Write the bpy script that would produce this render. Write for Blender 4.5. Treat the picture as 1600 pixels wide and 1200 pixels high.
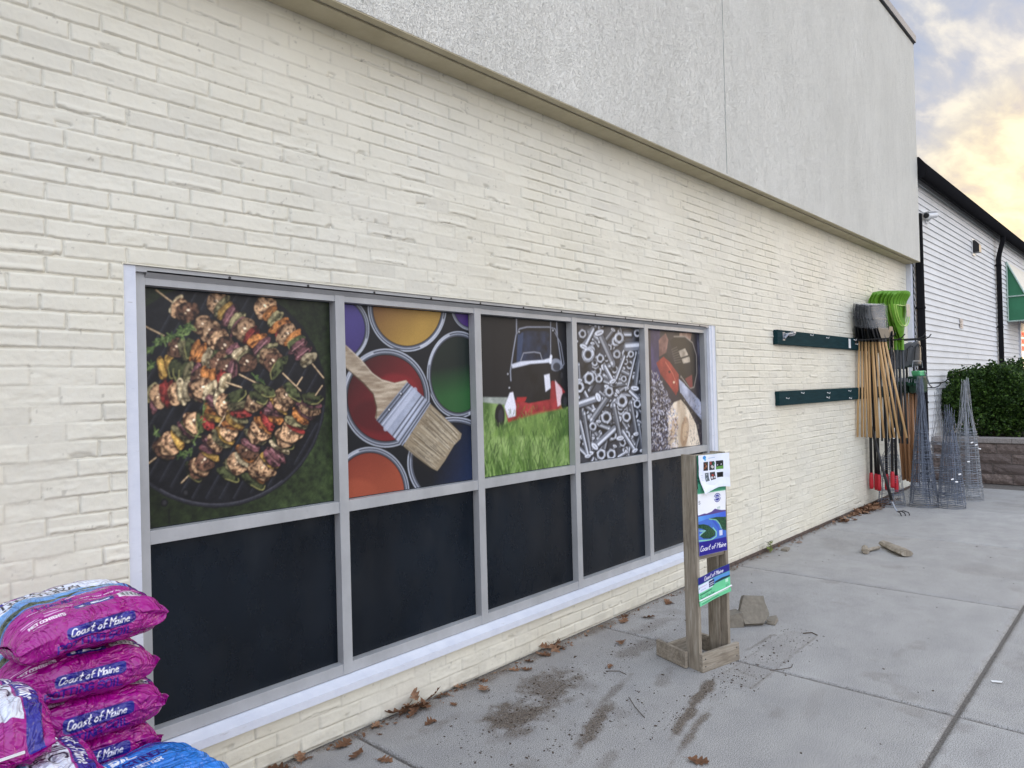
import bpy, bmesh, math, random
import numpy as np
from mathutils import Vector, Matrix

# ------------------------------------------------------------------ camera, sky, light
scene = bpy.context.scene
for o in list(bpy.data.objects):
    bpy.data.objects.remove(o, do_unlink=True)
COL = scene.collection
PI = math.pi
rnd = random.Random(7)

YAW, PITCH, ROLL = math.atan(1027/1109), math.atan(10/1109), -0.026
cd = bpy.data.cameras.new('camera')
cam = bpy.data.objects.new('camera', cd)
COL.objects.link(cam)
cd.sensor_width = 36; cd.lens = 36*1109/1600
cd.clip_start = 0.05; cd.clip_end = 600
fw = Vector((math.cos(YAW)*math.cos(PITCH), math.sin(YAW)*math.cos(PITCH), math.sin(PITCH)))
r0 = Vector((math.sin(YAW), -math.cos(YAW), 0)); u0 = r0.cross(fw)
rr = r0*math.cos(ROLL)+u0*math.sin(ROLL); uu = -r0*math.sin(ROLL)+u0*math.cos(ROLL)
M3 = Matrix((rr, uu, -fw)).transposed()
cam.matrix_world = Matrix.Translation((0, 0, 1.55)) @ M3.to_4x4()
scene.camera = cam

SUN_EL, SUN_AZ = math.radians(9), math.radians(-12)      # azimuth measured from +X
w = bpy.data.worlds.new('World'); scene.world = w; w.use_nodes = True
nt = w.node_tree; N = nt.nodes; L = nt.links; N.clear()
out = N.new('ShaderNodeOutputWorld')
sky = N.new('ShaderNodeTexSky'); sky.sky_type = 'NISHITA'; sky.sun_disc = False
sky.sun_elevation = SUN_EL; sky.sun_rotation = PI/2-SUN_AZ; sky.air_density = 1.2; sky.dust_density = 2.0
bg1 = N.new('ShaderNodeBackground'); bg1.inputs[1].default_value = 0.12
L.new(sky.outputs[0], bg1.inputs[0])
tc = N.new('ShaderNodeTexCoord')
sep = N.new('ShaderNodeSeparateXYZ'); L.new(tc.outputs['Generated'], sep.inputs[0])
def wmath(op, a, b=None, c=None):
    n = N.new('ShaderNodeMath'); n.operation = op
    for i, v in enumerate((a, b, c)):
        if v is None: continue
        if isinstance(v, (int, float)): n.inputs[i].default_value = v
        else: L.new(v, n.inputs[i])
    return n.outputs[0]
# cloud deck: project the direction onto a flat layer so that streaks narrow to the horizon
zc = wmath('MAXIMUM', sep.outputs['Z'], 0.0)
zz = wmath('ADD', zc, 0.12)
cx = wmath('DIVIDE', sep.outputs['X'], zz); cy = wmath('DIVIDE', sep.outputs['Y'], zz)
cmb = N.new('ShaderNodeCombineXYZ'); L.new(cx, cmb.inputs[0]); L.new(cy, cmb.inputs[1])
mp = N.new('ShaderNodeMapping'); mp.inputs['Rotation'].default_value = (0, 0, math.radians(28)); mp.inputs['Scale'].default_value = (0.75, 1.7, 1)
L.new(cmb.outputs[0], mp.inputs[0])
n1 = N.new('ShaderNodeTexNoise'); n1.inputs['Scale'].default_value = 5.0; n1.inputs['Detail'].default_value = 9; n1.inputs['Roughness'].default_value = 0.56
n1.inputs['Distortion'].default_value = 0.25
L.new(mp.outputs[0], n1.inputs['Vector'])
# warm patch where the low sun stands behind the clouds
dotn = N.new('ShaderNodeVectorMath'); dotn.operation = 'DOT_PRODUCT'
L.new(tc.outputs['Generated'], dotn.inputs[0])
dotn.inputs[1].default_value = Vector((math.cos(SUN_AZ)*math.cos(math.radians(12)), math.sin(math.radians(5)), math.sin(math.radians(12)))).normalized()
glow = N.new('ShaderNodeMapRange'); glow.interpolation_type = 'SMOOTHERSTEP'
L.new(dotn.outputs['Value'], glow.inputs['Value'])
glow.inputs['From Min'].default_value = 0.987; glow.inputs['From Max'].default_value = 1.0
low = N.new('ShaderNodeMapRange'); low.interpolation_type = 'SMOOTHSTEP'
L.new(sep.outputs['Z'], low.inputs['Value']); low.inputs['From Min'].default_value = 0.34; low.inputs['From Max'].default_value = 0.12
r1 = N.new('ShaderNodeValToRGB'); L.new(n1.outputs['Fac'], r1.inputs[0])      # cool high clouds
r1.color_ramp.elements[0].position = 0.36; r1.color_ramp.elements[0].color = (0.42, 0.50, 0.78, 1)
r1.color_ramp.elements[1].position = 0.66; r1.color_ramp.elements[1].color = (0.98, 0.92, 0.93, 1)
e = r1.color_ramp.elements.new(0.5); e.color = (0.56, 0.59, 0.77, 1)
r2 = N.new('ShaderNodeValToRGB'); L.new(n1.outputs['Fac'], r2.inputs[0])      # warm low clouds
r2.color_ramp.elements[0].position = 0.32; r2.color_ramp.elements[0].color = (0.72, 0.62, 0.62, 1)
r2.color_ramp.elements[1].position = 0.60; r2.color_ramp.elements[1].color = (1.35, 1.18, 0.86, 1)
e = r2.color_ramp.elements.new(0.44); e.color = (0.98, 0.84, 0.66, 1)
mx = N.new('ShaderNodeMix'); mx.data_type = 'RGBA'
fac = wmath('MINIMUM', wmath('ADD', wmath('MULTIPLY', glow.outputs[0], 0.85), wmath('MULTIPLY', low.outputs[0], 0.15)), 1.0)
L.new(fac, mx.inputs[0]); L.new(r1.outputs[0], mx.inputs[6]); L.new(r2.outputs[0], mx.inputs[7])
# sky dimmed in view; unseen sky overhead and behind brightened to light the wall
back = N.new('ShaderNodeMapRange'); back.interpolation_type = 'SMOOTHSTEP'
L.new(dotn.outputs['Value'], back.inputs['Value']); back.inputs['From Min'].default_value = 0.80; back.inputs['From Max'].default_value = 0.30
back.inputs['To Min'].default_value = 0.54; back.inputs['To Max'].default_value = 1.75
tint = N.new('ShaderNodeValToRGB'); L.new(sep.outputs['Z'], tint.inputs[0])
tint.color_ramp.elements[0].position = 0.25; tint.color_ramp.elements[0].color = (1.04, 1.02, 0.91, 1)
tint.color_ramp.elements[1].position = 0.8; tint.color_ramp.elements[1].color = (1.06, 1.14, 1.10, 1)
tm = N.new('ShaderNodeMix'); tm.data_type = 'RGBA'; tm.blend_type = 'MULTIPLY'; tm.inputs[0].default_value = 1.0; tm.clamp_result = False
L.new(mx.outputs[2], tm.inputs[6]); L.new(tint.outputs[0], tm.inputs[7])
bg2 = N.new('ShaderNodeBackground'); L.new(tm.outputs[2], bg2.inputs[0]); L.new(back.outputs[0], bg2.inputs[1])
ms = N.new('ShaderNodeMixShader'); ms.inputs[0].default_value = 0.86
L.new(bg1.outputs[0], ms.inputs[1]); L.new(bg2.outputs[0], ms.inputs[2]); L.new(ms.outputs[0], out.inputs[0])

sl = bpy.data.lights.new('sun', 'SUN'); sl.energy = 0.55; sl.angle = math.radians(40); sl.color = (1.0, 0.86, 0.68)
so = bpy.data.objects.new('sun', sl); COL.objects.link(so)
so.rotation_euler = Vector((-math.cos(SUN_AZ)*math.cos(SUN_EL), -math.sin(SUN_AZ)*math.cos(SUN_EL), -math.sin(SUN_EL))).to_track_quat('-Z', 'Y').to_euler()

vs = scene.view_settings
vs.view_transform = 'Standard'; vs.look = 'None'; vs.gamma = 1; vs.exposure = 0.72
try: vs.use_curve_mapping = False
except Exception: pass
scene.render.engine = 'CYCLES'
scene.cycles.use_denoising = True
scene.cycles.max_bounces = 6

# ------------------------------------------------------------------ materials
def lin(c):
    c = [v/255 for v in c[:3]]
    return tuple(v/12.92 if v <= 0.04045 else ((v+0.055)/1.055)**2.4 for v in c)
MATS = {}
class NT:
    def __init__(s, name):
        s.m = bpy.data.materials.new(name); s.m.use_nodes = True
        s.t = s.m.node_tree; s.N = s.t.nodes; s.L = s.t.links
        s.b = s.N['Principled BSDF']; MATS[name] = s.m
        s.tc = s.N.new('ShaderNodeTexCoord')
    def node(s, t, **kw):
        n = s.N.new(t)
        for k, v in kw.items():
            if k in n.inputs.keys():
                if hasattr(v, 'is_output') or isinstance(v, bpy.types.NodeSocket): s.L.new(v, n.inputs[k])
                else: n.inputs[k].default_value = v
            else: setattr(n, k, v)
        return n
    def noise(s, scale, detail=4, rough=0.5, vec=None, stretch=None, dist=0.0):
        n = s.node('ShaderNodeTexNoise', Scale=scale, Detail=detail, Roughness=rough, Distortion=dist)
        v = vec or s.tc.outputs['Object']
        if stretch:
            mpn = s.N.new('ShaderNodeMapping'); mpn.inputs['Scale'].default_value = stretch; s.L.new(v, mpn.inputs[0]); v = mpn.outputs[0]
        s.L.new(v, n.inputs['Vector']); return n.outputs['Fac']
    def ramp(s, f, stops):
        n = s.N.new('ShaderNodeValToRGB'); s.L.new(f, n.inputs[0]); el = n.color_ramp.elements
        el[0].position, el[0].color = stops[0][0], (*stops[0][1], 1)
        el[1].position, el[1].color = stops[-1][0], (*stops[-1][1], 1)
        for p, c in stops[1:-1]:
            x = el.new(p); x.color = (*c, 1)
        return n.outputs[0]
    def mix(s, f, a, b, mode='MIX'):
        n = s.N.new('ShaderNodeMix'); n.data_type = 'RGBA'; n.blend_type = mode
        for i, v in ((0, f), (6, a), (7, b)):
            if isinstance(v, bpy.types.NodeSocket): s.L.new(v, n.inputs[i])
            elif isinstance(v, (int, float)): n.inputs[i].default_value = v
            else: n.inputs[i].default_value = (*v, 1)
        return n.outputs[2]
    def math(s, op, a, b=0.0):
        n = s.N.new('ShaderNodeMath'); n.operation = op
        for i, v in enumerate((a, b)):
            if isinstance(v, bpy.types.NodeSocket): s.L.new(v, n.inputs[i])
            else: n.inputs[i].default_value = v
        return n.outputs[0]
    def bump(s, h, strength=0.3, dist=0.01, prev=None):
        n = s.N.new('ShaderNodeBump'); n.inputs['Strength'].default_value = strength; n.inputs['Distance'].default_value = dist
        s.L.new(h, n.inputs['Height'])
        if prev: s.L.new(prev, n.inputs['Normal'])
        return n.outputs[0]
    def fin(s, color=None, rough=None, metal=None, spec=None, normal=None, coat=None):
        for k, v in (('Base Color', color), ('Roughness', rough), ('Metallic', metal), ('Specular IOR Level', spec), ('Normal', normal), ('Coat Weight', coat)):
            if v is None: continue
            if isinstance(v, bpy.types.NodeSocket): s.L.new(v, s.b.inputs[k])
            elif isinstance(v, tuple): s.b.inputs[k].default_value = (*v, 1)
            else: s.b.inputs[k].default_value = v
        return s.m

def simple(name, rgb, rough=0.5, metal=0.0, var=0.12, scale=30, bump=0.0, spec=None, stretch=None):
    n = NT(name); c = lin(rgb)
    f = n.noise(scale, 5, 0.6, stretch=stretch)
    col = n.ramp(f, [(0.3, tuple(v*(1-var) for v in c)), (0.7, tuple(min(1, v*(1+var)) for v in c))])
    nm = n.bump(f, bump, 0.003) if bump else None
    return n.fin(col, rough, metal, spec, nm)

simple('dark_coping', (108, 110, 118), 0.45, 0.3, 0.08)
simple('joint_line', (150, 152, 146), 0.9)
simple('coping_shadow_gap', (40, 40, 42), 0.8)
n_ = NT('pane_film'); f_ = n_.noise(2.2, 5, 0.6, stretch=(1, 1, 0.6)); g_ = n_.noise(3.5, 6, 0.65, stretch=(1.2, 1, 0.7)); v_ = n_.node('ShaderNodeTexVoronoi', Scale=52.0, Randomness=0.0); n_.L.new(n_.tc.outputs['Object'], v_.inputs['Vector'])
c_ = n_.ramp(f_, [(0.3, lin((3, 10, 19))), (0.7, lin((14, 25, 36)))]); 
c_ = n_.mix(n_.ramp(v_.outputs['Distance'], [(0.10, (0.8,)*3), (0.16, (0, 0, 0))]), c_, lin((2, 6, 12))); n_.fin(c_, n_.ramp(g_, [(0.35, (0.16,)*3), (0.75, (0.5,)*3)]), 0, 0.35)
simple('rubber_black', (16, 16, 17), 0.6)
simple('black_metal', (34, 34, 36), 0.38, 0, 0.15, spec=0.4)
simple('gutter_black', (34, 34, 36), 1.0, 0, 0.08, 2, spec=0.0)
simple('beige_fascia', (206, 190, 178), 0.6, 0, 0.08, 4)
simple('green_timber', (26, 52, 56), 0.85, 0, 0.3, 25, 0.25, spec=0.08, stretch=(0.2, 3, 3))
simple('rail_end_dark', (16, 26, 26), 0.7)
simple('white_plastic', (232, 232, 230), 0.4, 0, 0.03)
simple('galvanised', (150, 155, 162), 0.42, 0.6, 0.2, 40)
simple('galvanised_dull', (112, 120, 134), 0.5, 0.45, 0.2, 40)
simple('handle_wood', (196, 160, 112), 0.5, 0, 0.14, 14, 0.05, stretch=(4, 4, 0.4))
simple('handle_wood_dark', (158, 116, 80), 0.5, 0, 0.14, 14, 0.05, stretch=(4, 4, 0.4))
simple('black_plastic', (20, 22, 24), 0.35, 0, 0.1, spec=0.5)
simple('charcoal_plastic', (56, 60, 64), 0.45, 0, 0.1, 12)
simple('green_plastic', (104, 158, 42), 0.4, 0, 0.15, 8)
simple('green_plastic_pale', (168, 206, 96), 0.4, 0, 0.1, 8)
simple('teal_label', (30, 80, 100), 0.4)
simple('dark_green_plastic', (20, 62, 44), 0.4)
simple('mint_plastic', (96, 184, 128), 0.35)
simple('red_grip', (176, 26, 40), 0.45, 0, 0.1)
simple('mulch', (38, 28, 22), 0.95, 0, 0.5, 60, 1.0)
simple('chip_dark', (78, 64, 52), 0.95, 0, 0.4, 80)
simple('bark_twig', (72, 58, 44), 0.9, 0, 0.3, 60)
simple('camera_white', (224, 226, 228), 0.35, 0, 0.03)
simple('dark_lens', (12, 12, 14), 0.15)
simple('awning_green', (52, 118, 84), 0.7, 0, 0.12, 5)
simple('awning_cream', (222, 216, 200), 0.8, 0, 0.08, 6)
simple('awning_tube', (176, 196, 186), 0.4, 0.2)
simple('paper_aged', (222, 208, 196), 0.8, 0, 0.08, 20)
simple('interior_dark', (46, 44, 50), 0.8)
simple('broken_concrete', (128, 121, 108), 0.95, 0, 0.18, 40, 0.6)
simple('sawn_edge', (122, 104, 84), 0.85, 0, 0.3, 160, 0.3)
simple('black_tape', (30, 30, 32), 0.5)
simple('pallet_wood', (150, 130, 104), 0.85, 0, 0.2, 18, 0.3, stretch=(1, 6, 6))

n = NT('window_dark_glass'); n.fin((0.012, 0.016, 0.022), 0.12, 0, 0.5)
n = NT('clear_bag'); n.fin((0.75, 0.78, 0.8), 0.25, 0, 0.5, n.bump(n.noise(60, 3), 0.8, 0.01)); n.b.inputs['Alpha'].default_value = 0.11
n = NT('red_glow'); n.fin((0.6, 0.05, 0.03), 0.5); n.b.inputs['Emission Color'].default_value = (1, 0.12, 0.05, 1); n.b.inputs['Emission Strength'].default_value = 0.8
# window aluminium and painted trim
n = NT('aluminium_frame'); f = n.noise(6, 5, 0.6, stretch=(1, 1, 0.5)); g = n.noise(70, 4)
c = n.ramp(f, [(0.3, lin((162, 163, 163))), (0.7, lin((182, 183, 183)))])
c = n.mix(n.ramp(g, [(0.62, (0, 0, 0)), (0.8, (0.25,)*3)]), c, lin((140, 134, 128))); n.fin(c, 0.42, 0.15, 0.5)
n = NT('white_trim_paint'); f = n.noise(9, 6, 0.65); g = n.noise(28, 6, 0.7, stretch=(0.4, 1, 2))
c = n.ramp(f, [(0.3, lin((206, 210, 220))), (0.7, lin((222, 225, 232)))])
c = n.mix(n.ramp(g, [(0.64, (0, 0, 0)), (0.74, (0.6,)*3)]), c, lin((150, 142, 132))); n.fin(c, 0.5, 0, 0.4, n.bump(g, 0.25, 0.004))
# painted brick: the relief is in the mesh, the paint film, its grime and painted crevice shade here
n = NT('painted_brick'); at = n.node('ShaderNodeAttribute', attribute_name='grime_shade')
f = n.noise(3.0, 6, 0.6); g = n.noise(240, 4, 0.6); h = n.noise(55, 5, 0.65); k = n.noise(1.1, 3, 0.5)
tn = n.node('ShaderNodeAttribute', attribute_name='tone')
c = n.ramp(f, [(0.3, lin((219, 215, 198))), (0.7, lin((229, 225, 209)))])
c = n.mix(tn.outputs['Fac'], c, lin((206, 202, 188)))
c = n.mix(n.ramp(k, [(0.4, (0, 0, 0)), (0.7, (0.5,)*3)]), c, lin((224, 217, 194)))
c = n.mix(n.ramp(h, [(0.68, (0, 0, 0)), (0.85, (0.15,)*3)]), c, lin((186, 178, 160)))
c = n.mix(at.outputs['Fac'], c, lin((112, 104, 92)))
nm = n.bump(h, 0.35, 0.003); nm = n.bump(g, 0.25, 0.0012, nm)
n.fin(c, 0.55, 0, 0.35, nm)
# stucco (EIFS) with a swirled float texture
n = NT('stucco'); at0 = n.node('ShaderNodeMapping'); n.L.new(n.tc.outputs['Object'], at0.inputs[0]); at0.inputs['Scale'].default_value = (1, 1, 0.55)
w1 = n.noise(80, 3, 0.55, vec=at0.outputs[0], dist=2.2); w2 = n.noise(150, 3, 0.6); big = n.noise(0.9, 5, 0.6, stretch=(1.8, 1, 0.7)); mid = n.noise(7, 5, 0.6, stretch=(2, 1, 0.6))
rid = n.math('ABSOLUTE', n.math('SUBTRACT', w1, 0.5))
ridm = n.ramp(rid, [(0.0, (0, 0, 0)), (0.04, (1, 1, 1))])
c = n.ramp(big, [(0.3, lin((230, 228, 217))), (0.7, lin((244, 242, 231)))])
c = n.mix(n.ramp(mid, [(0.5, (0, 0, 0)), (0.75, (0.5,)*3)]), c, lin((220, 218, 207)))
c = n.mix(n.math('MULTIPLY', n.math('SUBTRACT', 1.0, ridm), 0.45), c, lin((170, 172, 168)))
nm = n.bump(ridm, 0.8, 0.006); nm = n.bump(w2, 0.6, 0.005, nm)
n.fin(c, 0.9, 0, 0.2, nm)
n = NT('soffit_paint'); f = n.noise(5, 5, 0.6); n.fin(n.ramp(f, [(0.3, lin((180, 170, 142))), (0.7, lin((200, 190, 162)))]), 0.85, 0, 0.2, n.bump(n.noise(160, 3), 0.2, 0.002))
# broom-finished concrete with joints' dirt painted as an attribute
n = NT('concrete'); at = n.node('ShaderNodeAttribute', attribute_name='dirt')
big = n.noise(0.55, 6, 0.6); mid = n.noise(4.5, 6, 0.65); fine = n.noise(250, 2, 0.7); broom = n.noise(70, 3, 0.6, stretch=(1.6, 0.25, 1)); spk = n.noise(420, 2, 0.6)
c = n.ramp(big, [(0.3, lin((168, 166, 161))), (0.7, lin((188, 186, 181)))])
stn = n.node('ShaderNodeAttribute', attribute_name='tone'); c = n.mix(stn.outputs['Fac'], c, lin((156, 152, 145)))
c = n.mix(n.ramp(mid, [(0.35, (0.45,)*3), (0.62, (0, 0, 0))]), c, lin((142, 140, 138)))
c = n.mix(n.ramp(fine, [(0.36, (1.0,)*3), (0.5, (0, 0, 0))]), c, lin((78, 77, 75)))
c = n.mix(n.ramp(fine, [(0.55, (0, 0, 0)), (0.72, (0.7,)*3)]), c, lin((212, 212, 213)))
c = n.mix(n.ramp(spk, [(0.68, (0, 0, 0)), (0.74, (0.5,)*3)]), c, lin((88, 86, 84)))
dn = n.noise(60, 5, 0.75); dg = n.noise(130, 6, 0.8)
dsum = n.math('ADD', n.math('MULTIPLY', at.outputs['Fac'], 0.62), n.math('MULTIPLY', n.math('SUBTRACT', dg, 0.5), 2.4))
dgr = n.ramp(dsum, [(0.32, (0, 0, 0)), (0.5, (0.92,)*3)])
dst = n.ramp(at.outputs['Fac'], [(0.05, (0, 0, 0)), (0.8, (0.45,)*3)])
dmk = n.math('MAXIMUM', n.math('MULTIPLY', dgr, n.math('MINIMUM', n.math('MULTIPLY', at.outputs['Fac'], 6.0), 1.0)), dst)
c = n.mix(dmk, c, n.ramp(dn, [(0.35, lin((60, 50, 40))), (0.65, lin((112, 98, 82)))]))
nm = n.bump(spk, 0.12, 0.001)
n.fin(c, 0.9, 0, 0.25, nm)
n = NT('joint_dirt'); f = n.noise(120, 4, 0.7); n.fin(n.ramp(f, [(0.35, lin((84, 80, 76))), (0.7, lin((148, 143, 136)))]), 1, 0, 0.1, n.bump(f, 1, 0.01))
n = NT('asphalt'); f = n.noise(160, 4, 0.7); n.fin(n.ramp(f, [(0.35, (0.03,)*3), (0.7, (0.09,)*3)]), 0.95, 0, 0.2, n.bump(f, 0.8, 0.01))
n = NT('footing'); f = n.noise(30, 5, 0.7); n.fin(n.ramp(f, [(0.35, lin((70, 60, 54))), (0.7, lin((116, 102, 94)))]), 0.95, 0, 0.2, n.bump(f, 0.8, 0.01))
n = NT('vinyl_siding'); f = n.noise(1.3, 5, 0.6, stretch=(1, 1, 3)); g = n.noise(90, 3, 0.6, stretch=(0.1, 1, 1))
n.fin(n.ramp(f, [(0.3, lin((216, 216, 214))), (0.7, lin((230, 230, 228)))]), 0.8, 0, 0.15, n.bump(g, 0.15, 0.002))
for WN, ST in (('weathered_wood', ((3, 3, 0.25), (2, 2, 0.7), (1, 1, 0.08))), ('weathered_wood_flat', ((0.25, 3, 3), (0.7, 2, 2), (0.08, 1, 1)))):
    n = NT(WN); f = n.noise(20, 6, 0.65, stretch=ST[0], dist=0.8); g = n.noise(7, 5, 0.6, stretch=ST[1]); h = n.noise(200, 3, 0.7, stretch=ST[2])
    c = n.ramp(f, [(0.3, lin((116, 106, 92))), (0.5, lin((150, 140, 124))), (0.7, lin((174, 166, 152)))])
    c = n.mix(n.ramp(g, [(0.5, (0, 0, 0)), (0.72, (0.6,)*3)]), c, lin((98, 88, 76)))
    n.fin(c, 0.85, 0, 0.2, n.bump(h, 0.5, 0.002, n.bump(f, 0.4, 0.003)))
n = NT('split_block'); f = n.noise(22, 7, 0.7); g = n.noise(3, 4); oi = n.node('ShaderNodeAttribute', attribute_name='tone')
c = n.ramp(f, [(0.3, lin((84, 74, 70))), (0.7, lin((146, 132, 124)))])
c = n.mix(oi.outputs['Fac'], c, lin((104, 94, 90))); n.fin(c, 0.95, 0, 0.2, n.bump(f, 1.0, 0.02))
n = NT('block_cap'); f = n.noise(40, 5, 0.7); n.fin(n.ramp(f, [(0.3, lin((122, 116, 112))), (0.7, lin((158, 152, 148)))]), 0.9, 0, 0.2, n.bump(f, 0.5, 0.006))
n = NT('bush_leaf'); at = n.node('ShaderNodeAttribute', attribute_name='tone')
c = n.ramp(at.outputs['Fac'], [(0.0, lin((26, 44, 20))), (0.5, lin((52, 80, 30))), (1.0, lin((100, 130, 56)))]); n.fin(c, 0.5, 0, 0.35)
n.b.inputs['Transmission Weight'].default_value = 0.0
n = NT('dead_leaf'); at = n.node('ShaderNodeAttribute', attribute_name='tone'); f = n.noise(60, 4)
c = n.ramp(at.outputs['Fac'], [(0.0, lin((84, 58, 40))), (0.5, lin((120, 86, 62))), (1.0, lin((156, 124, 98)))])
c = n.mix(n.ramp(f, [(0.5, (0, 0, 0)), (0.7, (0.5,)*3)]), c, lin((70, 50, 38))); n.fin(c, 0.8, 0, 0.25)
n = NT('ivy_green'); n.fin(lin((108, 120, 54)), 0.6)
# prints: colour lives in the mesh
n = NT('printed_film'); at = n.node('ShaderNodeAttribute', attribute_name='Col'); n.fin(at.outputs['Color'], 0.38, 0, 0.35)
n = NT('printed_paper'); at = n.node('ShaderNodeAttribute', attribute_name='Col'); n.fin(at.outputs['Color'], 0.5, 0, 0.35, n.bump(n.noise(14, 3), 0.25, 0.01))
n = NT('printed_poly'); at = n.node('ShaderNodeAttribute', attribute_name='Col')
f = n.noise(11, 3, 0.5, dist=1.6); g = n.noise(30, 3, 0.5, dist=1.0)
rid = n.math('ABSOLUTE', n.math('SUBTRACT', f, 0.5))
n.fin(at.outputs['Color'], 0.17, 0, 0.55, n.bump(g, 0.3, 0.008, n.bump(rid, 1.0, 0.05)), 0.25)
n = NT('printed_sheet'); at = n.node('ShaderNodeAttribute', attribute_name='Col'); n.fin(at.outputs['Color'], 0.35, 0, 0.4, n.bump(n.noise(20, 3), 0.2, 0.006))

# ------------------------------------------------------------------ object helpers
def tag(o, label=None, cat=None, group=None, kind=None):
    if label: o['label'] = label
    if cat: o['category'] = cat
    if group: o['group'] = group
    if kind: o['kind'] = kind
    return o
def empty(name, loc=(0, 0, 0), rz=0.0, label=None, cat=None, group=None):
    o = bpy.data.objects.new(name, None); COL.objects.link(o); o.location = loc; o.rotation_euler = (0, 0, rz)
    o.empty_display_size = 0.1
    return tag(o, label, cat, group)
def link(name, me, mat, parent=None, smooth=False):
    o = bpy.data.objects.new(name, me); COL.objects.link(o)
    for m in (mat if isinstance(mat, (list, tuple)) else [mat]):
        me.materials.append(MATS[m] if isinstance(m, str) else m)
    if smooth:
        me.polygons.foreach_set('use_smooth', np.ones(len(me.polygons), dtype=bool))
    if parent is not None: o.parent = parent
    return o
class MB:
    """collects boxes, bars, tubes, sheets into one mesh"""
    def __init__(s): s.v = []; s.f = []; s.mi = []; s.cur = 0; s.tone = []
    def add(s, vs, fs):
        b = len(s.v); s.v += [tuple(p) for p in vs]; s.f += [tuple(i+b for i in f) for f in fs]; s.mi += [s.cur]*len(fs)
        return s
    def box(s, x0, y0, z0, x1, y1, z1):
        x0, x1 = sorted((x0, x1)); y0, y1 = sorted((y0, y1)); z0, z1 = sorted((z0, z1))
        return s.add([(x0,y0,z0),(x1,y0,z0),(x1,y1,z0),(x0,y1,z0),(x0,y0,z1),(x1,y0,z1),(x1,y1,z1),(x0,y1,z1)],
            [(0,3,2,1),(4,5,6,7),(0,1,5,4),(1,2,6,5),(2,3,7,6),(3,0,4,7)])
    def obox(s, c, ax, ay, az):
        """box from centre and three half-axis vectors"""
        c = Vector(c); ax, ay, az = Vector(ax), Vector(ay), Vector(az)
        vs = [c+i*ax+j*ay+k*az for k in (-1, 1) for j in (-1, 1) for i in (-1, 1)]
        return s.add(vs, [(0,2,3,1),(4,5,7,6),(0,1,5,4),(1,3,7,5),(3,2,6,7),(2,0,4,6)])
    def tube(s, pts, r, n=8, cap=True):
        pts = [Vector(p) for p in pts]; rs = r if isinstance(r, (list, tuple)) else [r]*len(pts)
        rings = []; up = None
        for i, p in enumerate(pts):
            d = (pts[min(i+1, len(pts)-1)]-pts[max(i-1, 0)]).normalized()
            if up is None:
                up = Vector((0, 0, 1)) if abs(d.z) < 0.9 else Vector((1, 0, 0))
            a = d.cross(up).normalized(); b = a.cross(d).normalized(); up = b
            rings.append([p+rs[i]*(math.cos(2*PI*k/n)*a+math.sin(2*PI*k/n)*b) for k in range(n)])
        vs = [q for rg in rings for q in rg]; fs = []
        for i in range(len(pts)-1):
            for k in range(n):
                k2 = (k+1) % n
                fs.append((i*n+k, i*n+k2, (i+1)*n+k2, (i+1)*n+k))
        if cap: fs += [tuple(range(n-1, -1, -1)), tuple((len(pts)-1)*n+k for k in range(n))]
        return s.add(vs, fs)
    def ring(s, c, R, r, n=28, m=5, ry=None, tilt=0.0, jit=0.0, rg=None):
        ry = ry or R; c = Vector(c); pts = []
        for k in range(n):
            a = 2*PI*k/n; j = (rg.uniform(-jit, jit) if rg else 0)
            pts.append(c+Vector((R*math.cos(a), ry*math.sin(a), tilt*math.cos(a)*R+j)))
        vs = []; fs = []
        for k in range(n):
            p = pts[k]; d = (pts[(k+1) % n]-pts[k-1]).normalized(); a = d.cross(Vector((0, 0, 1))).normalized(); b = a.cross(d)
            vs += [p+r*(math.cos(2*PI*q/m)*a+math.sin(2*PI*q/m)*b) for q in range(m)]
        for k in range(n):
            k2 = (k+1) % n
            for q in range(m):
                fs.append((k*m+q, k*m+(q+1) % m, k2*m+(q+1) % m, k2*m+q))
        return s.add(vs, fs)
    def prism(s, poly, axis_from, axis_vec):
        """poly: list of 3D points, extruded by axis_vec"""
        n = len(poly); a = [Vector(p)+Vector(axis_from) for p in poly]; b = [p+Vector(axis_vec) for p in a]
        fs = [tuple(range(n-1, -1, -1)), tuple(range(n, 2*n))]+[(i, (i+1) % n, n+(i+1) % n, n+i) for i in range(n)]
        return s.add(a+b, fs)
    def build(s, name, mat, parent=None, smooth=False, bevel=0.0):
        me = bpy.data.meshes.new(name); me.from_pydata(s.v, [], s.f)
        o = link(name, me, mat, parent, smooth)
        if any(s.mi): me.polygons.foreach_set('material_index', np.array(s.mi, dtype=np.int32))
        if s.tone:
            at = me.attributes.new('tone', 'FLOAT', 'POINT'); at.data.foreach_set('value', np.array(s.tone, dtype=np.float32))
        bm = bmesh.new(); bm.from_mesh(me); bmesh.ops.recalc_face_normals(bm, faces=bm.faces)
        if bevel:
            bmesh.ops.bevel(bm, geom=list(bm.edges), offset=bevel, segments=2, affect='EDGES', profile=0.6)
        bm.to_mesh(me); bm.free(); me.update()
        return o
def copy_tree(o, parent=None):
    c = o.copy(); COL.objects.link(c)
    if parent is not None: c.parent = parent
    for ch in list(o.children): copy_tree(ch, c)
    return c
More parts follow.
